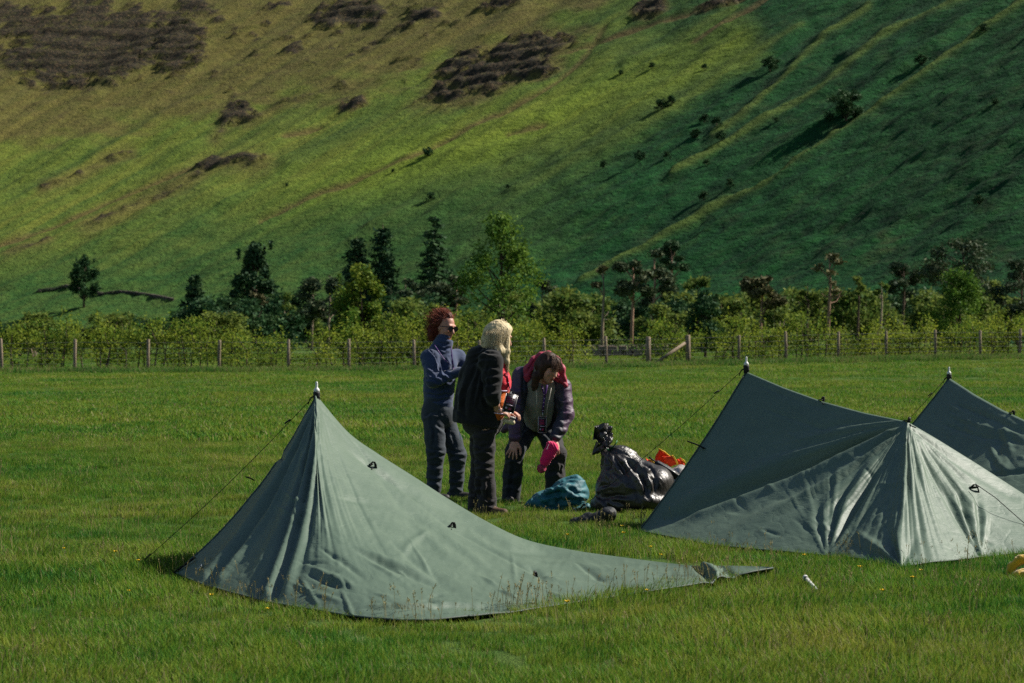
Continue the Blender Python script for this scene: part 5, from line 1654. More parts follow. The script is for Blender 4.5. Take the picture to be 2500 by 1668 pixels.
J.cone(a_(250, 700, 0), a_(250, 730, 0), .125, .132, .04)
for h_, k_, n_, r in ((hipR, kR, anR, .092), (hipL, kL, anL, .086)):
    J.chain([(h_, r), (h_ + (k_ - h_) * .6, r * .92), (k_, r * .86), (k_ + (n_ - k_) * .6, r * .70), (n_ - (0, 0, .01), r * .68)], .03)
FJ = [([(155, 770), (200, 745), (250, 750)],), ([(235, 830), (280, 860), (335, 900)],), ([(175, 985), (240, 1010), (310, 1000)],), ([(180, 1045), (240, 1030), (300, 1050)],), ([(180, 1100), (230, 1120), (290, 1105)],), ([(330, 1000), (380, 1020), (445, 1010)],), ([(330, 1060), (380, 1045), (445, 1065)],), ([(330, 1120), (390, 1140), (430, 1120)],),
      ([(185, 1170), (230, 1185), (275, 1170)],), ([(325, 1195), (370, 1210), (420, 1190)],), ([(325, 1255), (370, 1240), (420, 1262)],), ([(205, 800), (225, 900), (215, 980)], 9), ([(345, 900), (370, 980)], 9), ([(180, 1225), (230, 1215), (270, 1232)],)]
soft_obj('jeans', J, .0085, M_NAVY, pA, disp=zfolds(FJ, folds(16, 10, .002, 13, .003)))
for n_, d_ in ((anR, (.75, -.6)), (anL, (.8, -.3))): shoe(pA, n_ + (0, 0, 0), d_, M_DARKSHOE)
# hair: curly, blown back and up
rng = np.random.default_rng(5)
Hs = Soft()
for a, b, c, r in ((0, -.045, .055, .088), (.0, -.085, .0, .080), (.05, -.05, .03, .062), (-.05, -.05, .03, .062), (.02, -.10, -.055, .062), (-.03, -.10, -.05, .062), (0, .0, .095, .050), (0, -.06, .105, .058), (.055, -.075, -.075, .045), (-.055, -.075, -.075, .045), (.0, -.11, -.10, .045), (.05, -.085, -.115, .034), (-.05, -.085, -.115, .034)):
    Hs.ell(atA(a, b, c), r * .9, .025)
v, f = Hs.mesh(.0075); n = vnormals(v, f)
v = v + n * (.006 * ridged(v[:, 0] * 50, v[:, 1] * 50, v[:, 2] * 30, 5) + .006 * fbm(v[:, 0] * 90, v[:, 1] * 90, v[:, 2] * 90, seed=8))[:, None]
hA = obj('hair', local(pA, v), f, M_HAIRRED, pA)
G = []
for _ in range(420):
    a = rng.uniform(0, 6.28); e = rng.uniform(-1.25, 1.3)
    d = np.array((math.cos(a) * math.cos(e), math.sin(a) * math.cos(e), math.sin(e)))
    if d[1] > .35 and d[2] < .55: continue
    p0 = atA(*(d * (.085, .10, .10) + (0, -.04, .03)))
    q = unit(p0 - atA(0, -.02, .03)) * .7 + np.array((-.45, .1, .10))
    G.append([p0, p0 + q * .022 + rng.normal(0, .007, 3), p0 + q * .042 + rng.normal(0, .010, 3) - (0, 0, .006), p0 + q * .052 + rng.normal(0, .014, 3) - (0, 0, .022)])
for _ in range(70):                                           # longer locks blown to the left, down to the collar
    p0 = atA(rng.uniform(-.06, .06), rng.uniform(-.12, -.05), rng.uniform(-.10, .06))
    q = np.array((rng.uniform(-.075, -.02), rng.normal(0, .015), rng.uniform(-.075, -.005)))
    G.append([p0, p0 + q * .4 + rng.normal(0, .008, 3), p0 + q * .75 + rng.normal(0, .01, 3), p0 + q + rng.normal(0, .012, 3)])
strands(G, 5, .008, .0012, rng, wav=.006).build('loose_curls', M_HAIRRED, hA)
# sunglasses
gl = MB()
s_ = np.cross(unit(fA), (0, 0, 1.0)); A_ = np.stack((unit(s_), unit(fA), np.cross(unit(s_), unit(fA))))
for q in (-1, 1):
    for k in range(1):
        c = atA(q * .032, .094, .010); uu = np.linspace(0, 2 * math.pi, 14, endpoint=False)
        ring0 = [c + A_[0] * math.cos(t_) * .030 + A_[2] * (math.sin(t_) * .025 - .002) + A_[1] * .004 for t_ in uu]
        ring1 = [p_ - A_[1] * .006 for p_ in ring0]
        gl.add(ring0 + ring1, [tuple(range(14)), tuple(range(27, 13, -1))] + [(i, 14 + i, 14 + (i + 1) % 14, (i + 1) % 14) for i in range(14)])
    gl.tube([atA(q * .058, .085, .018), atA(q * .070, .04, .014), atA(q * .073, -.01, .006)], .003, 5)
gl.tube([atA(-.008, .099, .018), atA(.008, .099, .018)], .003, 5)
gl.build('sunglasses', M_LENS, pA, False)
lanyard(pA, [[a_(228, 288, -.14), a_(262, 340, -.19), a_(300, 392, -.21)], [a_(340, 352, -.20), a_(352, 400, -.21)]], a_(356, 440, -.215), a_(352, 462, -.215))

# ================================================================== blonde woman, back turned
YB = 19.4
def b_(x, y, d=0.0): return zu(x, y, YB + d)
pB = thing('person', (b_(560, 1400)[0], YB, 0), 'woman with long blonde hair in a charcoal fleece jacket leaning forward, back turned', 'person')
HB = b_(672, 235, .05); fB = np.array((.88, .30, -.34))
sR, sL = b_(625, 400, -.15), b_(650, 380, .22)
eR, wR = b_(618, 620, -.20), b_(660, 730, -.10)
eL, wL = b_(640, 600, .26), b_(720, 740, .10)
hipR, hipL = b_(565, 850, -.05), b_(540, 845, .12)
kR, kL = b_(568, 1110, -.04), b_(540, 1110, .16)
anR, anL = b_(585, 1395, -.02), b_(505, 1370, .16)
B = Soft()
atB = head(B, HB, fB, (.25, .1, 1))
B.cone(HB + (-.03, 0, -.06), b_(615, 370, .03), .050, .058, .03)
B.chain([(b_(612, 400, .03), .09), (b_(620, 520, .03), .115), (b_(590, 690, .03), .105), (b_(555, 810, .04), .118)], .05)
for s_, e_, w_ in ((sR, eR, wR), (sL, eL, wL)): B.chain([(s_, .05), (e_, .040), (w_, .027)], .03)
for h_, k_, n_ in ((hipR, kR, anR), (hipL, kL, anL)): B.chain([(h_, .08), (k_, .053), (n_, .038)], .03)
hand(B, wR, (.9, .2, -.3), (0, -.6, .7), -1, .7); hand(B, wL, (.9, -.2, -.2), (0, 0, 1), 1, .6)
soft_obj('body', B, .0068, [M_SKIN, M_LIP], pB)
R_ = Soft()                                                                        # red and orange jersey
R_.chain([(b_(640, 430, .0), .10), (b_(640, 550, .0), .112), (b_(620, 690, .0), .108), (b_(610, 750, .0), .104)], .05)
R_.ell(b_(692, 545, -.02), (.055, .09, .075), .03)
R_.ell(b_(668, 690, -.02), (.062, .09, .085), .03)
def jersey(c): return (c[:, 2] < b_(0, 610)[2]).astype(int)
soft_obj('jersey', R_, .009, [M_RED, M_ORANGE], pB, disp=folds(22, 9, .005, 31), mat_fn=jersey)
mb = MB()
for y0, x0, x1 in ((596, 655, 728), (724, 640, 722), (752, 632, 716)):
    mb.tube([b_(x0, y0, -.13), b_((x0 + x1) / 2, y0 + 6, -.135), b_(x1, y0 + 4, -.10)], .004, 5)
mb.build('jersey_piping', M_LOGO, pB)
T = Soft()                                                                         # fleece jacket: hangs loose, open in front
T.chain([(b_(590, 385, .04), .115), (b_(560, 500, .03), .150), (b_(520, 650, .02), .160), (b_(500, 770, .02), .165)], .05, squash=((.3, .95, 0), 1.0))
T.cone(b_(475, 500, .05), b_(425, 900, .02), .10, .085, .05, squash=((0, 1, 0), .75)); T.cone(b_(540, 600, -.02), b_(540, 900, -.02), .14, .15, .05)
T.ell(b_(560, 700, -.10), (.085, .07, .13), .04); T.ell(b_(495, 470, .06), (.075, .13, .12), .05)
T.cone(sR + (-.03, .02, 0), sL + (-.04, 0, 0), .085, .08, .05)
T.chain([(sR, .085), (sR + (eR - sR) * .5, .076), (eR, .068), (eR + (wR - eR) * .35, .056)], .03); T.chain([(sL, .075), (eL, .06)], .03)
T.ell(b_(560, 340, .02), (.115, .12, .062), .03); T.ell(b_(505, 375, .05), (.075, .12, .065), .03); T.ell(b_(640, 335, -.02), (.075, .10, .045), .03)  # hood
T.ell(b_(610, 285, .03), (.07, .075, .035), .015, True)
T.floor_cut(b_(490, 828, .02), (.14, 0, 1))
FB = [([(575, 370), (510, 560), (475, 810)], 12, .018), ([(600, 410), (560, 560), (485, 800)], 11, .016), ([(440, 430), (378, 560), (362, 830)], 12, .016), ([(530, 400), (440, 600), (405, 830)], 12, .018), ([(572, 400), (556, 520), (560, 660), (610, 800)], 11, .020), ([(480, 440), (420, 640), (440, 840)], 10, .012),
      ([(470, 352), (560, 305), (690, 318)], 11, .018), ([(455, 392), (560, 335), (700, 352)], 11, .018), ([(470, 425), (560, 375), (640, 372)], 11, .014), ([(575, 450), (620, 435), (675, 445)], 10), ([(570, 500), (620, 492), (680, 480)], 10), ([(570, 560), (630, 548), (685, 530)], 10, .016), ([(585, 615), (640, 600), (685, 580)], 10, .016), ([(590, 470), (605, 560), (600, 640)], 10),
      ([(500, 700), (560, 760), (640, 770)], 9), ([(350, 700), (420, 770), (480, 800)], 9)]
soft_obj('fleece_jacket', T, .0085, M_CHAR, pB, disp=zfolds(FB, folds(6, 14, .002, 41, .003), .8))
mb = MB(); mb.tube([b_(398, 880, -.02), b_(402, 930, -.04), b_(404, 942, -.04)], .004, 5); mb.build('zip_pull', M_STEEL, pB)
J = Soft()
J.ell(b_(555, 820, .04), (.165, .15, .125), .05); J.cone(b_(580, 760, .03), b_(570, 800, .03), .125, .135, .04)
for h_, k_, n_, r in ((hipR, kR, anR, .092), (hipL, kL, anL, .088)):
    J.chain([(h_, r), (h_ + (k_ - h_) * .55, r * .92), (k_, r * .80), (k_ + (n_ - k_) * .5, r * .80), (n_ + (.01, 0, -.05), r * .80)], .03)
FT = [([(500, 880), (590, 868), (670, 850)], 11, .016), ([(470, 960), (560, 985), (640, 955)], 10), ([(475, 1015), (560, 1000), (635, 1030)], 10), ([(478, 1065), (550, 1085), (630, 1060)], 11, .018), ([(480, 1125), (550, 1105), (625, 1130)], 11, .018), ([(485, 1175), (550, 1190), (620, 1165)], 10), ([(545, 1190), (530, 1270), (538, 1370)], 12, .020), ([(600, 1200), (585, 1290), (600, 1390)], 11, .016),
      ([(470, 1240), (510, 1260), (560, 1250)], 10), ([(455, 1310), (500, 1300), (545, 1320)], 10), ([(560, 1330), (590, 1345), (625, 1335)], 10), ([(440, 930), (480, 900), (560, 900)], 10), ([(560, 1380), (590, 1370), (620, 1385)], 9)]
soft_obj('trousers', J, .0085, M_BROWNTR, pB, disp=zfolds(FT, folds(12, 9, .002, 47, .004)))
shoe(pB, anR + (.02, -.02, 0), (.8, -.55), M_BOOT, .25); shoe(pB, anL + (.03, 0, 0), (.9, -.3), M_BOOT, .25)
rng = np.random.default_rng(6)
Hs = Soft()
for a, b, c, r in ((0, -.03, .045, .086), (0, -.07, .01, .072), (.05, -.03, .0, .048), (-.05, -.03, .0, .048), (0, .03, .08, .046), (.045, .015, .05, .036), (-.045, .015, .05, .036), (.0, -.085, -.05, .052), (.045, -.06, -.06, .044)):
    Hs.ell(atB(a, b, c), r, .03)
Hs.chain([(atB(.055, .03, .0), .034), (b_(712, 330, -.03), .030), (b_(716, 400, -.04), .022), (b_(726, 465, -.03), .010)], .02)
Hs.chain([(atB(.05, -.04, -.03), .05), (b_(665, 330, -.06), .04), (b_(640, 352, -.08), .022)], .02)
Hs.chain([(atB(.04, -.09, -.05), .05), (b_(578, 288, -.03), .03), (b_(556, 296, -.03), .014)], .02)
v, f = Hs.mesh(.0075); n = vnormals(v, f)
v = v + n * (.007 * ridged(v[:, 0] * 60, v[:, 1] * 60, v[:, 2] * 9, 5))[:, None]
hB = obj('hair', local(pB, v), f, M_HAIRBLD, pB)
G = []
crown = atB(0, -.01, .118)
for _ in range(90):
    a = rng.uniform(-1.2, 3.6)
    x1 = 640 + 66 * math.cos(a); dd = -.10 * math.sin(a)
    end = b_(x1 + rng.normal(0, 10), rng.uniform(270, 330), dd * .7 + rng.normal(0, .01) - .02)
    mid = b_(650 + 84 * math.cos(a), 205, dd * .95)
    G.append([crown + rng.normal(0, .012, 3), (crown + mid) / 2 + (mid - HB) * .10, mid, end])
for _ in range(26):
    o_ = rng.normal(0, 5, 2)
    G.append([crown + (.03, 0, 0), b_(728 + o_[0], 215, -.03), b_(716 + o_[0], 310, -.05), b_(712 + o_[0], 400, -.055), b_(722 + o_[0] * .7, 468 + o_[1], -.045)])
for _ in range(10):
    G.append([atB(.04, -.1, -.02), b_(575 + rng.normal(0, 6), 262 + rng.normal(0, 6), -.05), b_(548 + rng.normal(0, 10), 268 + rng.normal(0, 14), -.05)])
strands(G, 8, .006, .0012, rng, wav=.0015).build('loose_strands', M_HAIRBLD, hB)
lanyard(pB, [[b_(718, 470, -.08), b_(728, 520, -.09)], [b_(722, 470, -.03), b_(732, 540, -.06)]], b_(736, 570, -.09), b_(748, 606, -.095))
badge(pB, b_(757, 624, -.10), 78 * .00122, 122 * .00122, -.26, (.15, -1, .1))
S = Soft(); S.ell(b_(732, 808, -.06), (.045, .028, .020), .01); S.cone(b_(705, 800, -.06), b_(762, 818, -.06), .017, .019, .015)
soft_obj('belt_pouch', S, .007, M_CREAM, pB)
mb = MB(); mb.box(b_(742, 778, -.05), (.095, .05, .014), Matrix.Rotation(.30, 3, 'Y')); mb.build('pouch_flap', M_CLEAR, pB)

# ================================================================== woman stooping with hands on knees
YC = 20.9
def c_(x, y, d=0.0): return zu(x, y, YC + d)
pC = thing('person', (c_(900, 1330)[0], YC, 0), 'woman with brown fringe in a magenta hooded jacket stooping, hands on her knees', 'person')
HCc = c_(1006, 448, -.34); fC = np.array((.62, -.68, -.40))
sR, sL = c_(818, 500, -.14), c_(1098, 575, -.14)
eR, wR = c_(788, 715, -.22), c_(776, 925, -.32)
eL, wL = c_(1126, 765, -.22), c_(1052, 925, -.34)
hipR, hipL = c_(858, 850, .10), c_(985, 850, .10)
kR, kL = c_(775, 1015, -.24), c_(1062, 1030, -.24)
anR, anL = c_(748, 1325, -.10), c_(1040, 1320, -.08)
B = Soft()
atC = head(B, HCc, fC, (.30, -.25, 1))
B.cone(HCc + (-.03, .05, -.05), c_(960, 555, -.16), .050, .058, .03)
B.chain([(c_(958, 570, -.14), .09), (c_(950, 660, -.06), .115), (c_(935, 760, .06), .105), (c_(922, 820, .12), .118)], .05)
for s_, e_, w_ in ((sR, eR, wR), (sL, eL, wL)): B.chain([(s_, .05), (e_, .038), (w_, .027)], .03)
for h_, k_, n_ in ((hipR, kR, anR), (hipL, kL, anL)): B.chain([(h_, .08), (k_, .053), (n_, .038)], .03)
hand(B, c_(778, 945, -.335), (-.22, -.30, -.75), (-.05, -.9, .25), -1, .22, 1.04, .22, .9)
hand(B, c_(1046, 945, -.36), (.10, -.35, -.75), (.25, -.85, .2), 1, .75, 1.04, .12, .7)
soft_obj('body', B, .0066, [M_SKIN, M_LIP], pC, mat_fn=lambda c: (np.linalg.norm((c - atC(0, .082, -.062)) * (1, 1, 1.6), axis=1) < .021).astype(int))
mb = MB()
for q in (-1, 1):
    mb.lathe(atC(q * .030, .079, .010), [(.004, -.004), (.008, 0), (.004, .004)], 8, axis=fC)
    mb.tube([atC(q * .046, .078, .030), atC(q * .030, .088, .033), atC(q * .014, .086, .029)], .003, 4)
mb.build('eyes_and_brows', M_HAIRBRN, pC)
# hoodie
T = Soft()
T.chain([(c_(955, 575, -.16), .105), (c_(945, 660, -.12), .130), (c_(932, 745, -.06), .122), (c_(930, 790, -.03), .112)], .05)
T.cone(c_(905, 560, -.17), c_(1010, 580, -.18), .065, .060, .04)
T.ell(c_(925, 480, -.20), (.035, .06, .085), .03)
soft_obj('hoodie', T, .009, M_HOODIE, pC, disp=folds(7, 11, .006, 51, .006))
mb = MB()
mb.tube([c_(922, 570, -.295), c_(924, 640, -.285), c_(928, 720, -.235), c_(930, 800, -.185)], .0042, 5)
mb.tube([c_(1024, 580, -.30), c_(1012, 640, -.29), c_(996, 720, -.25), c_(990, 800, -.21)], .0042, 5)
mb.build('drawcord', M_STRING, pC)
# shell jacket: navy body with purple sleeves
T = Soft()
T.ell(c_(850, 620, -.05), (.055, .13, .17), .04); T.ell(c_(1068, 660, -.05), (.050, .13, .17), .04)
T.ell(c_(950, 560, .02), (.16, .12, .13), .05); T.ell(c_(930, 700, .08), (.145, .11, .14), .05)
T.cone(c_(838, 760, -.02), c_(700, 868, .06), .06, .03, .04)
T.cone(c_(1075, 760, -.02), c_(1040, 870, .0), .055, .045, .04)
T.ell(c_(940, 690, -.24), (.080, .12, .20), .03, True)
T.cone(sR + (.03, 0, 0), c_(900, 520, -.08), .075, .07, .05); T.cone(sL + (-.03, 0, 0), c_(1030, 540, -.08), .075, .06, .05)
T.chain([(sR, .080), (sR + (eR - sR) * .5, .070), (eR, .064), (eR + (wR - eR) * .6, .058), (wR + (0, 0, .01), .054)], .03)
T.chain([(sL, .082), (sL + (eL - sL) * .5, .070), (eL, .066), (eL + (wL - eL) * .6, .058), (wL + (0, 0, .01), .050)], .03)
FC = [([(755, 560), (790, 585), (835, 580)],), ([(745, 640), (790, 660), (835, 645)],), ([(740, 700), (790, 690), (830, 715)],), ([(735, 765), (780, 790), (825, 775)],), ([(730, 840), (780, 825), (825, 850)],), ([(735, 895), (780, 905), (825, 890)],), ([(1075, 640), (1110, 665), (1155, 650)],), ([(1085, 715), (1120, 740), (1165, 720)],), ([(1080, 780), (1110, 800), (1160, 790)],),
      ([(1060, 830), (1100, 855), (1145, 845)],), ([(1035, 880), (1075, 900), (1120, 890)],), ([(1060, 610), (1100, 585), (1160, 560)], 9), ([(840, 480), (830, 600), (850, 760)],), ([(1060, 640), (1075, 700), (1070, 790)],), ([(800, 440), (830, 470), (845, 520)],)]
fC1 = zfolds(FC, folds(14, 12, .002, 61, .003), .6)
def jmat(c):
    d1 = np.linalg.norm(np.cross(c - sR, unit(wR - sR)), axis=1); d2 = np.linalg.norm(np.cross(c - eL, unit(wL - eL)), axis=1)
    px_, _ = to_pix(c); zx = (px_ - 980) * 2.8
    return ((zx < 812) | (zx > 1095) & (zx + (1 - (c[:, 2] > .9)) * 0 > 1108)).astype(int)
soft_obj('jacket', T, .009, [M_NAVYSHELL, M_PURPLE], pC, disp=fC1, mat_fn=jmat)
T = Soft()                                                                         # magenta hood lying round the head
rim = [(858, 520, -.20, .026), (868, 450, -.20, .034), (905, 395, -.18, .034), (950, 362, -.17, .028), (1005, 352, -.17, .024), (1062, 390, -.18, .026), (1096, 450, -.22, .026), (1104, 520, -.21, .026), (1120, 562, -.20, .022)]
T.chain([(c_(x, y, d), r) for x, y, d, r in rim], .03)
T.ell(c_(975, 480, -.10), (.150, .10, .130), .05); T.cone(c_(1085, 540, -.17), c_(1140, 560, -.15), .045, .022, .03, squash=((0, 0, 1), 1.3)); T.ell(c_(868, 500, -.15), (.05, .07, .07), .03)
T.ell(c_(1000, 480, -.38), (.10, .14, .14), .02, True)
soft_obj('hood', T, .009, M_MAGENTA, pC, disp=zfolds([([(855, 480), (905, 410), (940, 365)], 10, .016), ([(885, 520), (915, 440), (950, 390)], 10, .014), ([(1000, 350), (1070, 410), (1095, 500)], 9, .012), ([(1080, 480), (1110, 530), (1140, 555)], 9), ([(930, 380), (985, 345), (1040, 370)], 9, .010)], folds(14, 14, .003, 67, .005)))
J = Soft()
J.ell(c_(922, 815, .10), (.155, .14, .10), .05)
for h_, k_, n_, r in ((hipR, kR, anR, .098), (hipL, kL, anL, .098)):
    J.chain([(h_, r), (h_ + (k_ - h_) * .6, r * .92), (k_, r * .80), (k_ + (n_ - k_) * .5, r * .82), (n_ - (0, 0, .03), r * .80)], .03)
def lit_leg_mat(c):  # brown on the right side of her leg paints in the sunlight there
    px_, _ = to_pix(c); zx = (px_ - 980) * 2.8
    return ((zx > 1072) & (c[:, 2] < .62)).astype(int)
FD = [([(700, 1085), (760, 1060), (825, 1085)],), ([(695, 1160), (750, 1180), (820, 1150)],), ([(690, 1250), (750, 1235), (815, 1260)],), ([(770, 1060), (755, 1180), (740, 1330)], 10), ([(1000, 1090), (1050, 1070), (1110, 1090)],), ([(1080, 1030), (1095, 1100), (1085, 1200)], 12, .018), ([(1000, 1170), (1060, 1150), (1110, 1180)],), ([(740, 950), (790, 930), (850, 850)],), ([(980, 880), (1030, 940)],), ([(1100, 1040), (1115, 1110), (1110, 1180)], 9)]
soft_obj('trousers', J, .0085, [M_BLACKTR, M_BROWNTR], pC, disp=zfolds(FD, folds(14, 10, .002, 71, .003)), mat_fn=lit_leg_mat)
mb = MB()
for k in range(4): mb.tube([c_(764 + 7 * k, 1012 + (k % 2) * 3, -.335), c_(768 + 7 * k, 1008, -.338)], .0026, 4)
mb.build('knee_logo', M_LOGO, pC)
for n_, d_ in ((anR, (-.1, -1)), (anL, (.3, -1))): shoe(pC, n_, d_, M_DARKSHOE)
rng = np.random.default_rng(9)
Hs = Soft()
for a, b, c, r in ((0, -.03, .05, .088), (0, -.07, .0, .078), (.055, -.01, .02, .045), (-.055, -.01, .02, .045), (0, .05, .082, .040), (.030, .058, .062, .026), (-.030, .058, .062, .026), (.05, .03, .055, .030), (-.05, .03, .055, .030)):
    Hs.ell(atC(a, b, c), r * .96, .025)
Hs.chain([(atC(-.062, .0, .0), .036), (c_(922, 500, -.36), .032), (c_(910, 570, -.34), .024), (c_(905, 592, -.34), .012)], .02)
Hs.chain([(atC(.062, .0, .0), .030), (atC(.064, -.01, -.07), .022)], .02)
v, f = Hs.mesh(.0075); n = vnormals(v, f)
v = v + n * (.006 * ridged(v[:, 0] * 55, v[:, 1] * 55, v[:, 2] * 9, 15))[:, None]
hC = obj('hair', local(pC, v), f, M_HAIRBRN, pC)
G = []
crown = atC(0, -.02, .118)
for _ in range(46):                                                                # fringe
    a = rng.uniform(-.055, .055)
    G.append([crown, atC(a * .8, .05, .115), atC(a * 1.05, .088, .066), atC(a * 1.05, .094, .030 + rng.normal(0, .008))])
for _ in range(46):
    y1 = rng.uniform(520, 600)
    G.append([crown, atC(-.065, rng.uniform(-.04, .05), .06), c_(925 + rng.normal(0, 12), 500, -.37), c_(908 + rng.normal(0, 10), y1, -.36)])
for _ in range(24):
    G.append([crown, atC(.065, rng.uniform(-.04, .04), .06), atC(.070, rng.uniform(-.04, .02), -.02), atC(.066, rng.uniform(-.04, .01), -.085)])
strands(G, 6, .008, .0012, rng, wav=.004).build('loose_strands', M_HAIRBRN, hC)
lanyard(pC, [[c_(960, 560, -.32), c_(970, 610, -.315)], [c_(996, 560, -.33), c_(984, 610, -.32)]], c_(978, 640, -.31), c_(966, 748, -.245), .0095)
badge(pC, c_(963, 778, -.25), 60 * .00126, 108 * .00126, -.07, (.5, -1, .1))
# pink knitted hat held in her hand
hat = thing('knitted_hat', c_(1000, 1040, -.42), 'hot pink knitted pompom hat held in the stooping woman\'s hand', 'hat')
S = Soft()
S.chain([(c_(1032, 985, -.42), .046), (c_(1008, 1030, -.42), .052), (c_(982, 1080, -.42), .042), (c_(966, 1112, -.42), .024)], .02, squash=((.0, 1, 0), 1.6))
S.cone(c_(1010, 965, -.425), c_(1052, 1000, -.425), .026, .026, .02)
soft_obj('knit', S, .006, M_PINKHAT, hat, disp=lambda v, n: .0022 * np.sin((v[:, 0] * .75 + v[:, 2] * .4) * 420))
S = Soft(); S.ell(c_(958, 1132, -.42), .038, .01)
soft_obj('pompom', S, .005, M_POM, hat, disp=lambda v, n: .007 * vnoise(v[:, 0] * 130, v[:, 1] * 130, v[:, 2] * 130, seed=3))
mb = MB()
for k in range(5): mb.tube([c_(992 + 3 * k, 1000 - 7 * k, -.472), c_(996 + 3 * k, 996 - 7 * k, -.473)], .003, 4)
mb.build('hat_logo', M_LOGO, hat)
# ------------------------------------------------------------------ gear pile, small things in the grass
t = NT('black_bin_liner')
v = t.pos((9, 9, 4), True); n1 = t.noise(v, 1.6, 6, .6, 1.5); n2 = t.noise(t.pos(obj_space=True), 26, 5, .6, .8)
nm = t.bump(n1.outputs[0], .25, .05); nm = t.bump(n2.outputs[0], .08, .010, nm)
M_BIN = t.fin((.022, .019, .017), .38, nm, .5)
M_TEAL = cloth('teal_shell', (.006, .085, .105), .6, .3, (10, 10, 12), .5, .05, .02, spec=.35)
M_SACK = cloth('silver_grey_sack', (.30, .28, .26), .35, .3, (10, 10, 10), .6, .0, .03, spec=.5)
M_PALE = cloth('off_white_sheet', (.46, .50, .44), .6, .15, (8, 8, 8), .4, .0, .02)
M_HIVIS = cloth('orange_red_fabric', (.72, .055, .012), .7, .2, (9, 9, 9), .4, .05, .02)
M_YELLOW = cloth('yellow_fleece', (.50, .30, .012), .95, .3, (20, 20, 20), .6, .4, .02, weave=120)
M_TRIM = simple('yellow_trim', (.72, .42, .04), .7, .15, 30, .1, .002)
M_DKGEAR = simple('black_gear_cloth', (.012, .014, .015), .6, .4, 14, .5, .012)
M_TIE = simple('green_tie', (.01, .10, .03), .5, .2, 30, .1, .002)

def zq(pts):
    return [((1240 + x * .2043 - 980) * 2.8, (1010 + y * .2043 - 740) * 2.8) for x, y in pts]
def blob(name, S, h, mat, root, amp, freq, seed, extra=None):
    def dsp(v, n):
        d = amp * ridged(v[:, 0] * freq, v[:, 1] * freq, v[:, 2] * freq * .8, seed) + amp * .6 * fbm(v[:, 0] * freq * .5, v[:, 1] * freq * .5, v[:, 2] * freq * .5, seed=seed + 1)
        return d + (extra(v, n) if extra else 0)
    o_ = soft_obj(name, S, h, mat, root, disp=dsp)
    return o_

def sheet(name, quad, Yd, thick, mat, root, seed, bend=.03):
    """a folded cloth: a thick, softly bent four-cornered piece"""
    A4 = [np.array(q) for q in quad]; n_ = 14; vs = []
    nrm = unit(np.cross(A4[1] - A4[0], A4[3] - A4[0])); nrm = nrm if nrm[1] < 0 else -nrm
    for sgn in (1, -1):
        for i in range(n_):
            for j in range(n_):
                u, w = i / (n_ - 1), j / (n_ - 1)
                p_ = (A4[0] * (1 - u) + A4[1] * u) * (1 - w) + (A4[3] * (1 - u) + A4[2] * u) * w
                e = min(u, 1 - u, w, 1 - w)
                d = bend * float(fbm(np.array(u * 2.6 + seed), np.array(w * 2.6), seed=seed)) + sgn * thick * min(1, .25 + e * 6)
                vs.append(p_ + nrm * d)
    f_ = grid_faces(n_, n_); N2 = n_ * n_
    fs = [tuple(q) for q in f_] + [tuple(q[::-1] + N2) for q in f_]
    ring = [i * n_ for i in range(n_)] + [(n_ - 1) * n_ + j for j in range(1, n_)] + [i * n_ + n_ - 1 for i in range(n_ - 2, -1, -1)] + [j for j in range(n_ - 2, 0, -1)]
    for a, b in zip(ring, ring[1:] + ring[:1]): fs.append((a, b, b + N2, a + N2))
    return obj(name, local(root, np.array(vs)), fs, mat, root)

# black bin bag, tied at the neck
YG = 19.7
def g_(x, y, d=0.0): return pix(x, y, YG + d)
bag = thing('bin_bag', (g_(1530, 1250)[0], YG, 0), 'large shiny black bin bag tied at the neck beside the middle tent', 'bin bag')
S = Soft()
NK = g_(1484, 1098)
S.ell(g_(1545, 1192), (.30, .26, .20), .06); S.ell(g_(1560, 1222), (.32, .28, .12), .05); S.ell(g_(1478, 1232), (.12, .2, .075), .05); S.ell(g_(1600, 1180), (.15, .2, .15), .05)
S.chain([(NK, .018), (g_(1496, 1113), .072), (g_(1514, 1136), .145), (g_(1535, 1168), .215)], .05)
def pleat(v, n):
    q = v - NK; th = np.arctan2(q[:, 2] + .6 * q[:, 1], q[:, 0]); ph = np.arctan2(q[:, 1], np.hypot(q[:, 0], q[:, 2])); r = np.linalg.norm(q, axis=1)
    return .032 * ridged(th * 3.4, ph * 3.4, r * .5, 5) * smooth(.02, .15, r) * smooth(.75, .3, r) + .010 * ridged(th * 8, ph * 8, r * .8, 7) * smooth(.02, .12, r)
BF = [(zq(q), w, a) for q, w, a in (([(1190, 430), (1120, 640), (1040, 880)], 16, .022), ([(1195, 430), (1215, 580), (1245, 720)], 14, .026), ([(1200, 430), (1330, 580), (1480, 840)], 16, .026), ([(1210, 425), (1420, 560), (1600, 780), (1680, 990)], 16, .026), ([(1230, 420), (1520, 540), (1720, 680), (1800, 900)], 15, .022), ([(1450, 470), (1640, 600), (1790, 740)], 12, .016),
      ([(1590, 700), (1630, 840), (1660, 990)], 13, .020), ([(1130, 1010), (1290, 980), (1480, 985)], 13, .020), ([(1130, 1020), (1290, 1050), (1440, 1110)], 13, .018), ([(1120, 1030), (1220, 1110), (1300, 1190)], 13, .016), ([(1250, 730), (1180, 830), (1130, 900)], 14, .018), ([(1300, 700), (1400, 800), (1440, 840)], 12, .014), ([(1080, 880), (1200, 840), (1300, 830)], 13, .016), ([(1700, 740), (1750, 860), (1740, 980)], 12, .018))]
zbf = zfolds(BF)
blob('sack', S, .010, M_BIN, bag, .003, 6, 4, lambda v, n: .35 * pleat(v, n) + zbf(v, n))
S = Soft(); SQ = ((.15, 1, .1), 1.7)
S.chain([(NK, .022), (g_(1478, 1084), .034), (g_(1470, 1066), .042)], .012, squash=SQ)
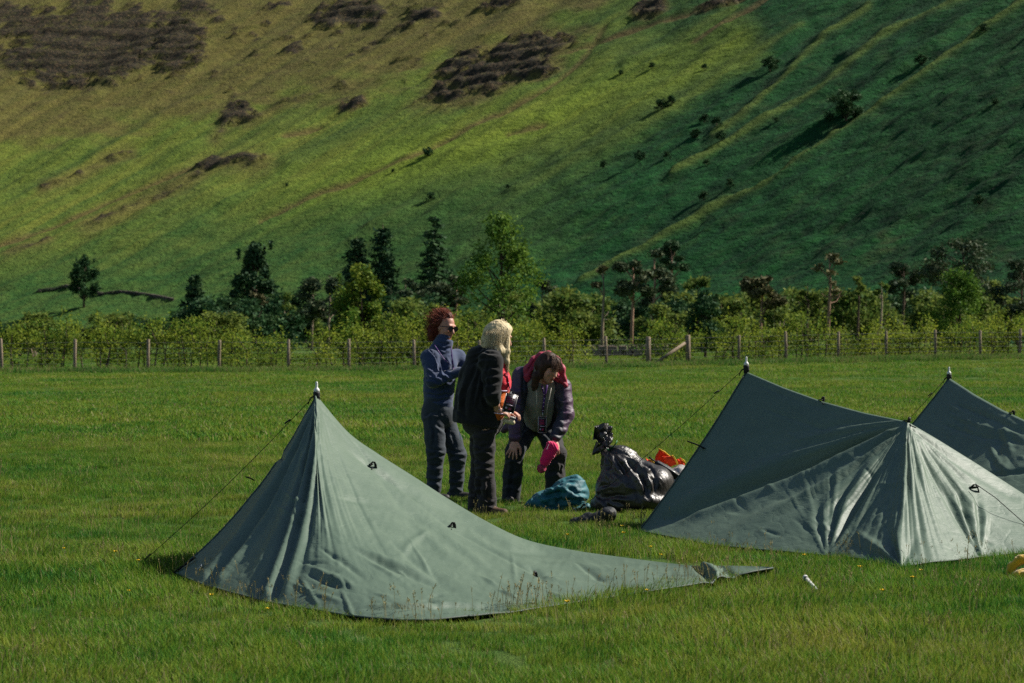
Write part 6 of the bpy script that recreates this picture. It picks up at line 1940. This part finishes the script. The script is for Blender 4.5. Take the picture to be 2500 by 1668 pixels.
kt = blob('knotted_top', S, .006, M_BIN, bag, .004, 30, 9, lambda v, n: .010 * ridged(v[:, 0] * 34, v[:, 1] * 26, v[:, 2] * 9, 19))
def flap(quad, d, sd, bend):
    me = sheet('loose_flap', [g_(x, y, d + .03 * k) for k, (x, y) in enumerate(quad)], YG, .0022, M_BIN, bag, sd, bend)
    md = me.modifiers.new('smooth', 'SUBSURF'); md.levels = 1; md.render_levels = 1
flap([(1482, 1094), (1447, 1074), (1452, 1040), (1486, 1036)], -.06, 5, .09)
flap([(1484, 1092), (1470, 1050), (1482, 1030), (1494, 1058)], -.02, 8, .08)
flap([(1480, 1096), (1452, 1080), (1444, 1112), (1456, 1110)], -.09, 12, .05)
flap([(1486, 1092), (1476, 1064), (1490, 1048), (1496, 1068)], -.10, 15, .05)
mb = MB(); mb.tube([NK + (0, -.02, .0), g_(1496, 1092, -.05), g_(1503, 1084, -.05), g_(1507, 1076, -.04)], .008, 6, flat=.4); mb.tube([NK + (-.03, -.02, 0), NK + (0, -.035, 0), NK + (.03, -.02, 0)], .01, 6); mb.build('tie', M_TIE, bag)

# teal jacket in a heap
jk = thing('crumpled_jacket', (pix(1365, 1250, 20.0)[0], 20.0, 0), 'crumpled teal jacket heaped on the grass left of the bin bag', 'jacket')
S = Soft(); q_ = lambda x, y, d=0.0: pix(x, y, 20.0 + d)
S.ell(q_(1392, 1205), (.15, .16, .125), .04); S.ell(q_(1352, 1222), (.18, .16, .085), .04); S.ell(q_(1405, 1182), (.075, .09, .07), .03); S.ell(q_(1320, 1238), (.12, .12, .04), .03)
S.chain([(q_(1296, 1232, -.1), .035), (q_(1322, 1222, -.12), .04), (q_(1352, 1245, -.14), .035)], .03); S.chain([(q_(1340, 1205, -.12), .035), (q_(1376, 1196, -.14), .04), (q_(1410, 1212, -.12), .04)], .03)
S.chain([(q_(1345, 1248, -.12), .03), (q_(1400, 1250, -.12), .035), (q_(1430, 1238, -.1), .03)], .03)
TF = [(zq(q), w, a) for q, w, a in (([(400, 930), (560, 860), (700, 815), (870, 800)], 14, .024), ([(350, 1010), (600, 945), (840, 905)], 14, .026), ([(540, 870), (640, 990), (570, 1110)], 13, .020), ([(650, 865), (760, 900), (860, 980)], 13, .022), ([(700, 965), (850, 950), (980, 975)], 12, .018), ([(330, 1000), (470, 1110), (640, 1165)], 13, .022), ([(640, 790), (760, 760), (880, 770)], 12, .018), ([(600, 1060), (760, 1010), (960, 1040)], 12, .016), ([(700, 1150), (830, 1090), (970, 1090)], 12, .016), ([(210, 1060), (290, 1020), (340, 1060)], 12, .018))]
ztf = zfolds(TF)
blob('cloth', S, .0075, M_TEAL, jk, .012, 6, 14, ztf)
# dark boot bag on the grass
bt = thing('stuff_sack', (pix(1445, 1280, 18.5)[0], 18.5, 0), 'small limp black stuff sack lying on the grass below the bin bag', 'bag')
S = Soft(); q_ = lambda x, y, d=0.0: pix(x, y, 18.5 + d)
S.chain([(q_(1402, 1278), .034), (q_(1432, 1270), .046), (q_(1462, 1266), .050), (q_(1490, 1256), .046)], .02); S.ell(q_(1484, 1254, -.03), (.05, .05, .04), .02)
blob('cloth', S, .007, M_DKGEAR, bt, .010, 16, 24)
# grey sack, white sheet
sk = thing('grey_sack', (pix(1625, 1240, 20.15)[0], 20.15, 0), 'shiny silver grey sack against the far side of the middle tent', 'sack')
S = Soft(); q_ = lambda x, y, d=0.0: pix(x, y, 20.15 + d)
S.ell(q_(1622, 1185), (.11, .14, .12), .04); S.ell(q_(1640, 1200), (.16, .14, .12), .04); S.ell(q_(1612, 1205), (.12, .12, .10), .04); S.ell(q_(1662, 1166), (.09, .12, .085), .03)
blob('cloth', S, .009, M_SACK, sk, .016, 10, 34, lambda v, n: .008 * ridged(v[:, 0] * 22, v[:, 1] * 12, v[:, 2] * 9, 25))
ws = thing('white_sheet', (pix(1625, 1240, 19.55)[0], 19.75, 0), 'folded off white sheet at the foot of the grey sack', 'sheet')
S = Soft(); q_ = lambda x, y, d=0.0: pix(x, y, 19.75 + d)
S.cone(q_(1612, 1202), q_(1645, 1196), .030, .04, .02, squash=((0, .3, 1), 1.5)); S.cone(q_(1614, 1210), q_(1660, 1205), .03, .03, .02)
blob('cloth', S, .007, M_PALE, ws, .006, 16, 44)
# orange high visibility clothing: folded sheets
def vest(quad, d, label, seed, thick=.014, edge=(1, 2)):
    Yv = 20.3 + d; q = [pix(x, y, Yv + (.05 * (k > 1))) for k, (x, y) in enumerate(quad)]
    c = np.mean(q, 0); o_ = thing('orange_vest', (c[0], c[1], c[2] - .05), label, 'vest', 'orange vests on the gear pile')
    sheet('cloth', q, Yv, thick, M_HIVIS, o_, seed)
    mb = MB(); a, b = q[edge[0]], q[edge[1]]; mb.tube([a + (0, -.015, 0), (a + b) / 2 + (.004, -.02, .004), b + (0, -.015, 0)], .011, 6, flat=.5); mb.build('yellow_edge', M_TRIM, o_)
    return o_
vest([(1596, 1128), (1608, 1096), (1634, 1114), (1628, 1134)], .06, 'orange vest with yellow edge peaking at the top of the gear pile', 3)
vest([(1616, 1116), (1641, 1112), (1654, 1134), (1634, 1142)], -.05, 'flat folded orange vest in the middle of the gear pile', 7)
vest([(1650, 1128), (1664, 1121), (1671, 1130), (1656, 1140)], .0, 'rolled orange vest touching the middle tent\'s edge', 9, .022)
vest([(1576, 1118), (1588, 1122), (1602, 1140), (1590, 1136)], -.16, 'scrap of orange cloth behind the bin bag\'s shoulder', 11, .008)
vest([(1600, 1152), (1606, 1156), (1626, 1160), (1606, 1166)], -.42, 'scrap of orange cloth between grey sack and umbrella', 13, .008)
um = thing('folded_umbrella', pix(1620, 1150, 19.75), 'black folded umbrella slanting down the gear pile', 'umbrella')
q_ = lambda x, y, d=0.0: pix(x, y, 19.75 + d)
mb = MB(); mb.tube([q_(1600, 1127), q_(1604, 1131), q_(1630, 1148), q_(1668, 1174)], [.012, .026, .034, .030], 10); mb.build('canopy', M_DKGEAR, um)
mb = MB(); mb.tube([q_(1584, 1116), q_(1602, 1129)], .007, 8); mb.build('ferrule', M_WEB, um)
mb = MB(); mb.tube([q_(1606, 1128, -.03), q_(1640, 1149, -.04), q_(1668, 1168, -.04)], .005, 6); mb.build('rib_edge', M_CLEAR, um)

# yellow fleece thing at the right edge, white tent pole section
yh = thing('yellow_hat', (zpix(2510, 1425, 0)[0], zpix(2510, 1425, 0)[1] + .05, 0), 'fluffy yellow fleece hat lying in the grass at the right edge', 'hat')
YH = yh.location[1]; q_ = lambda x, y, d=0.0: pix(x, y, YH + d)
S = Soft()
S.chain([(q_(2464, 1412, .02), .020), (q_(2470, 1385, .03), .022), (q_(2490, 1368, .03), .024), (q_(2515, 1364, .03), .026), (q_(2550, 1372, .03), .03)], .015)
S.ell(q_(2505, 1408, -.03), (.085, .07, .048), .02); S.ell(q_(2560, 1400, .0), (.10, .09, .08), .03)
blob('fleece', S, .006, M_YELLOW, yh, .005, 40, 54)
st_ = thing('white_pole_section', gnd(1985, 1435), 'short white pole section lying in the grass right of the nearest tent\'s tail', 'pole')
a_0, b_0 = zpix(1997, 1446, .035), zpix(1966, 1410, .06)
mb = MB(); mb.tube([a_0, a_0 + (b_0 - a_0) * .86], .0125, 10); mb.build('tube', M_WHITE, st_)
mb = MB(); mb.tube([a_0 + (b_0 - a_0) * .86, a_0 + (b_0 - a_0) * .93], .014, 10); mb.build('dark_band', M_WEB, st_)
mb = MB(); mb.tube([a_0 + (b_0 - a_0) * .93, b_0], [.013, .016], 10); mb.build('cap', M_WHITE, st_)

# buttercups
M_PETAL = simple('buttercup_petals', (.62, .40, .01), .4, .15, 30, 0, 0)
M_DOCK = simple('rusty_dock', (.30, .08, .035), .8, .3, 30, .2, .004)
M_GSTEM = simple('green_stem', (.05, .10, .02), .7, .2, 30, 0, 0)
def flower_mesh():
    mb = MB(); mb.tube([(0, 0, 0), (.004, .002, .05), (.006, 0, .098)], .0013, 4)
    sm = mesh_data('stem', mb.v, mb.f, M_GSTEM)
    mb = MB(); c = np.array((.006, 0, .10))
    for k in range(5):
        a = k * 1.2566; d = np.array((math.cos(a), math.sin(a), 0)); s = np.array((-math.sin(a), math.cos(a), 0))
        mb.add([c, c + d * .009 + s * .008 + (0, 0, .006), c + d * .015 + (0, 0, .011), c + d * .009 - s * .008 + (0, 0, .006)], [(0, 1, 2, 3)])
    mb.lathe(c + (0, 0, .003), [(.004, -.003), (.005, .001), (.002, .004)], 6)
    return sm, mesh_data('petals', mb.v, mb.f, M_PETAL)
SM, PM = flower_mesh()
FL = [(155, 1348, 'far left, beyond the guy line'), (282, 1361, 'just left of the nearest tent\'s peg'), (337, 1382, 'right beside the nearest tent\'s guy line peg'), (318, 1457, 'left of the nearest tent\'s front corner, lowest there'), (655, 1502, 'in front of the nearest tent\'s pleats'), (518, 1474, 'in front of the nearest tent\'s left corner'),
      (1388, 1317, 'behind the nearest tent, below the stuff sack'), (1523, 1317, 'between the nearest tent and the middle tent'), (1590, 1350, 'behind the nearest tent\'s tail, left one of two'), (1616, 1365, 'behind the nearest tent\'s tail, right one of two'), (1382, 1500, 'in front of the nearest tent\'s long hem'), (1581, 1458, 'in front of the nearest tent\'s tail'),
      (1963, 1370, 'right of the nearest tent\'s tail tip'), (2232, 1432, 'in front of the middle tent, brightest there'), (2098, 1403, 'in front of the middle tent\'s centre peg'), (2250, 1402, 'close to the middle tent\'s front hem'), (2157, 1469, 'low in the grass below the middle tent'), (1518, 1295, 'beside the middle tent\'s left corner')]
rng = np.random.default_rng(3)
for x_, y_, w_ in FL:
    q = gnd(x_, y_ + 26); o_ = thing('buttercup', (q[0], q[1], 0), 'yellow buttercup ' + w_, 'flower', 'buttercups in the grass', rng.uniform(0, 6))
    s_ = rng.uniform(.8, 1.15); o_.scale = (s_,) * 3
    link('stem', SM, o_); link('petals', PM, o_)
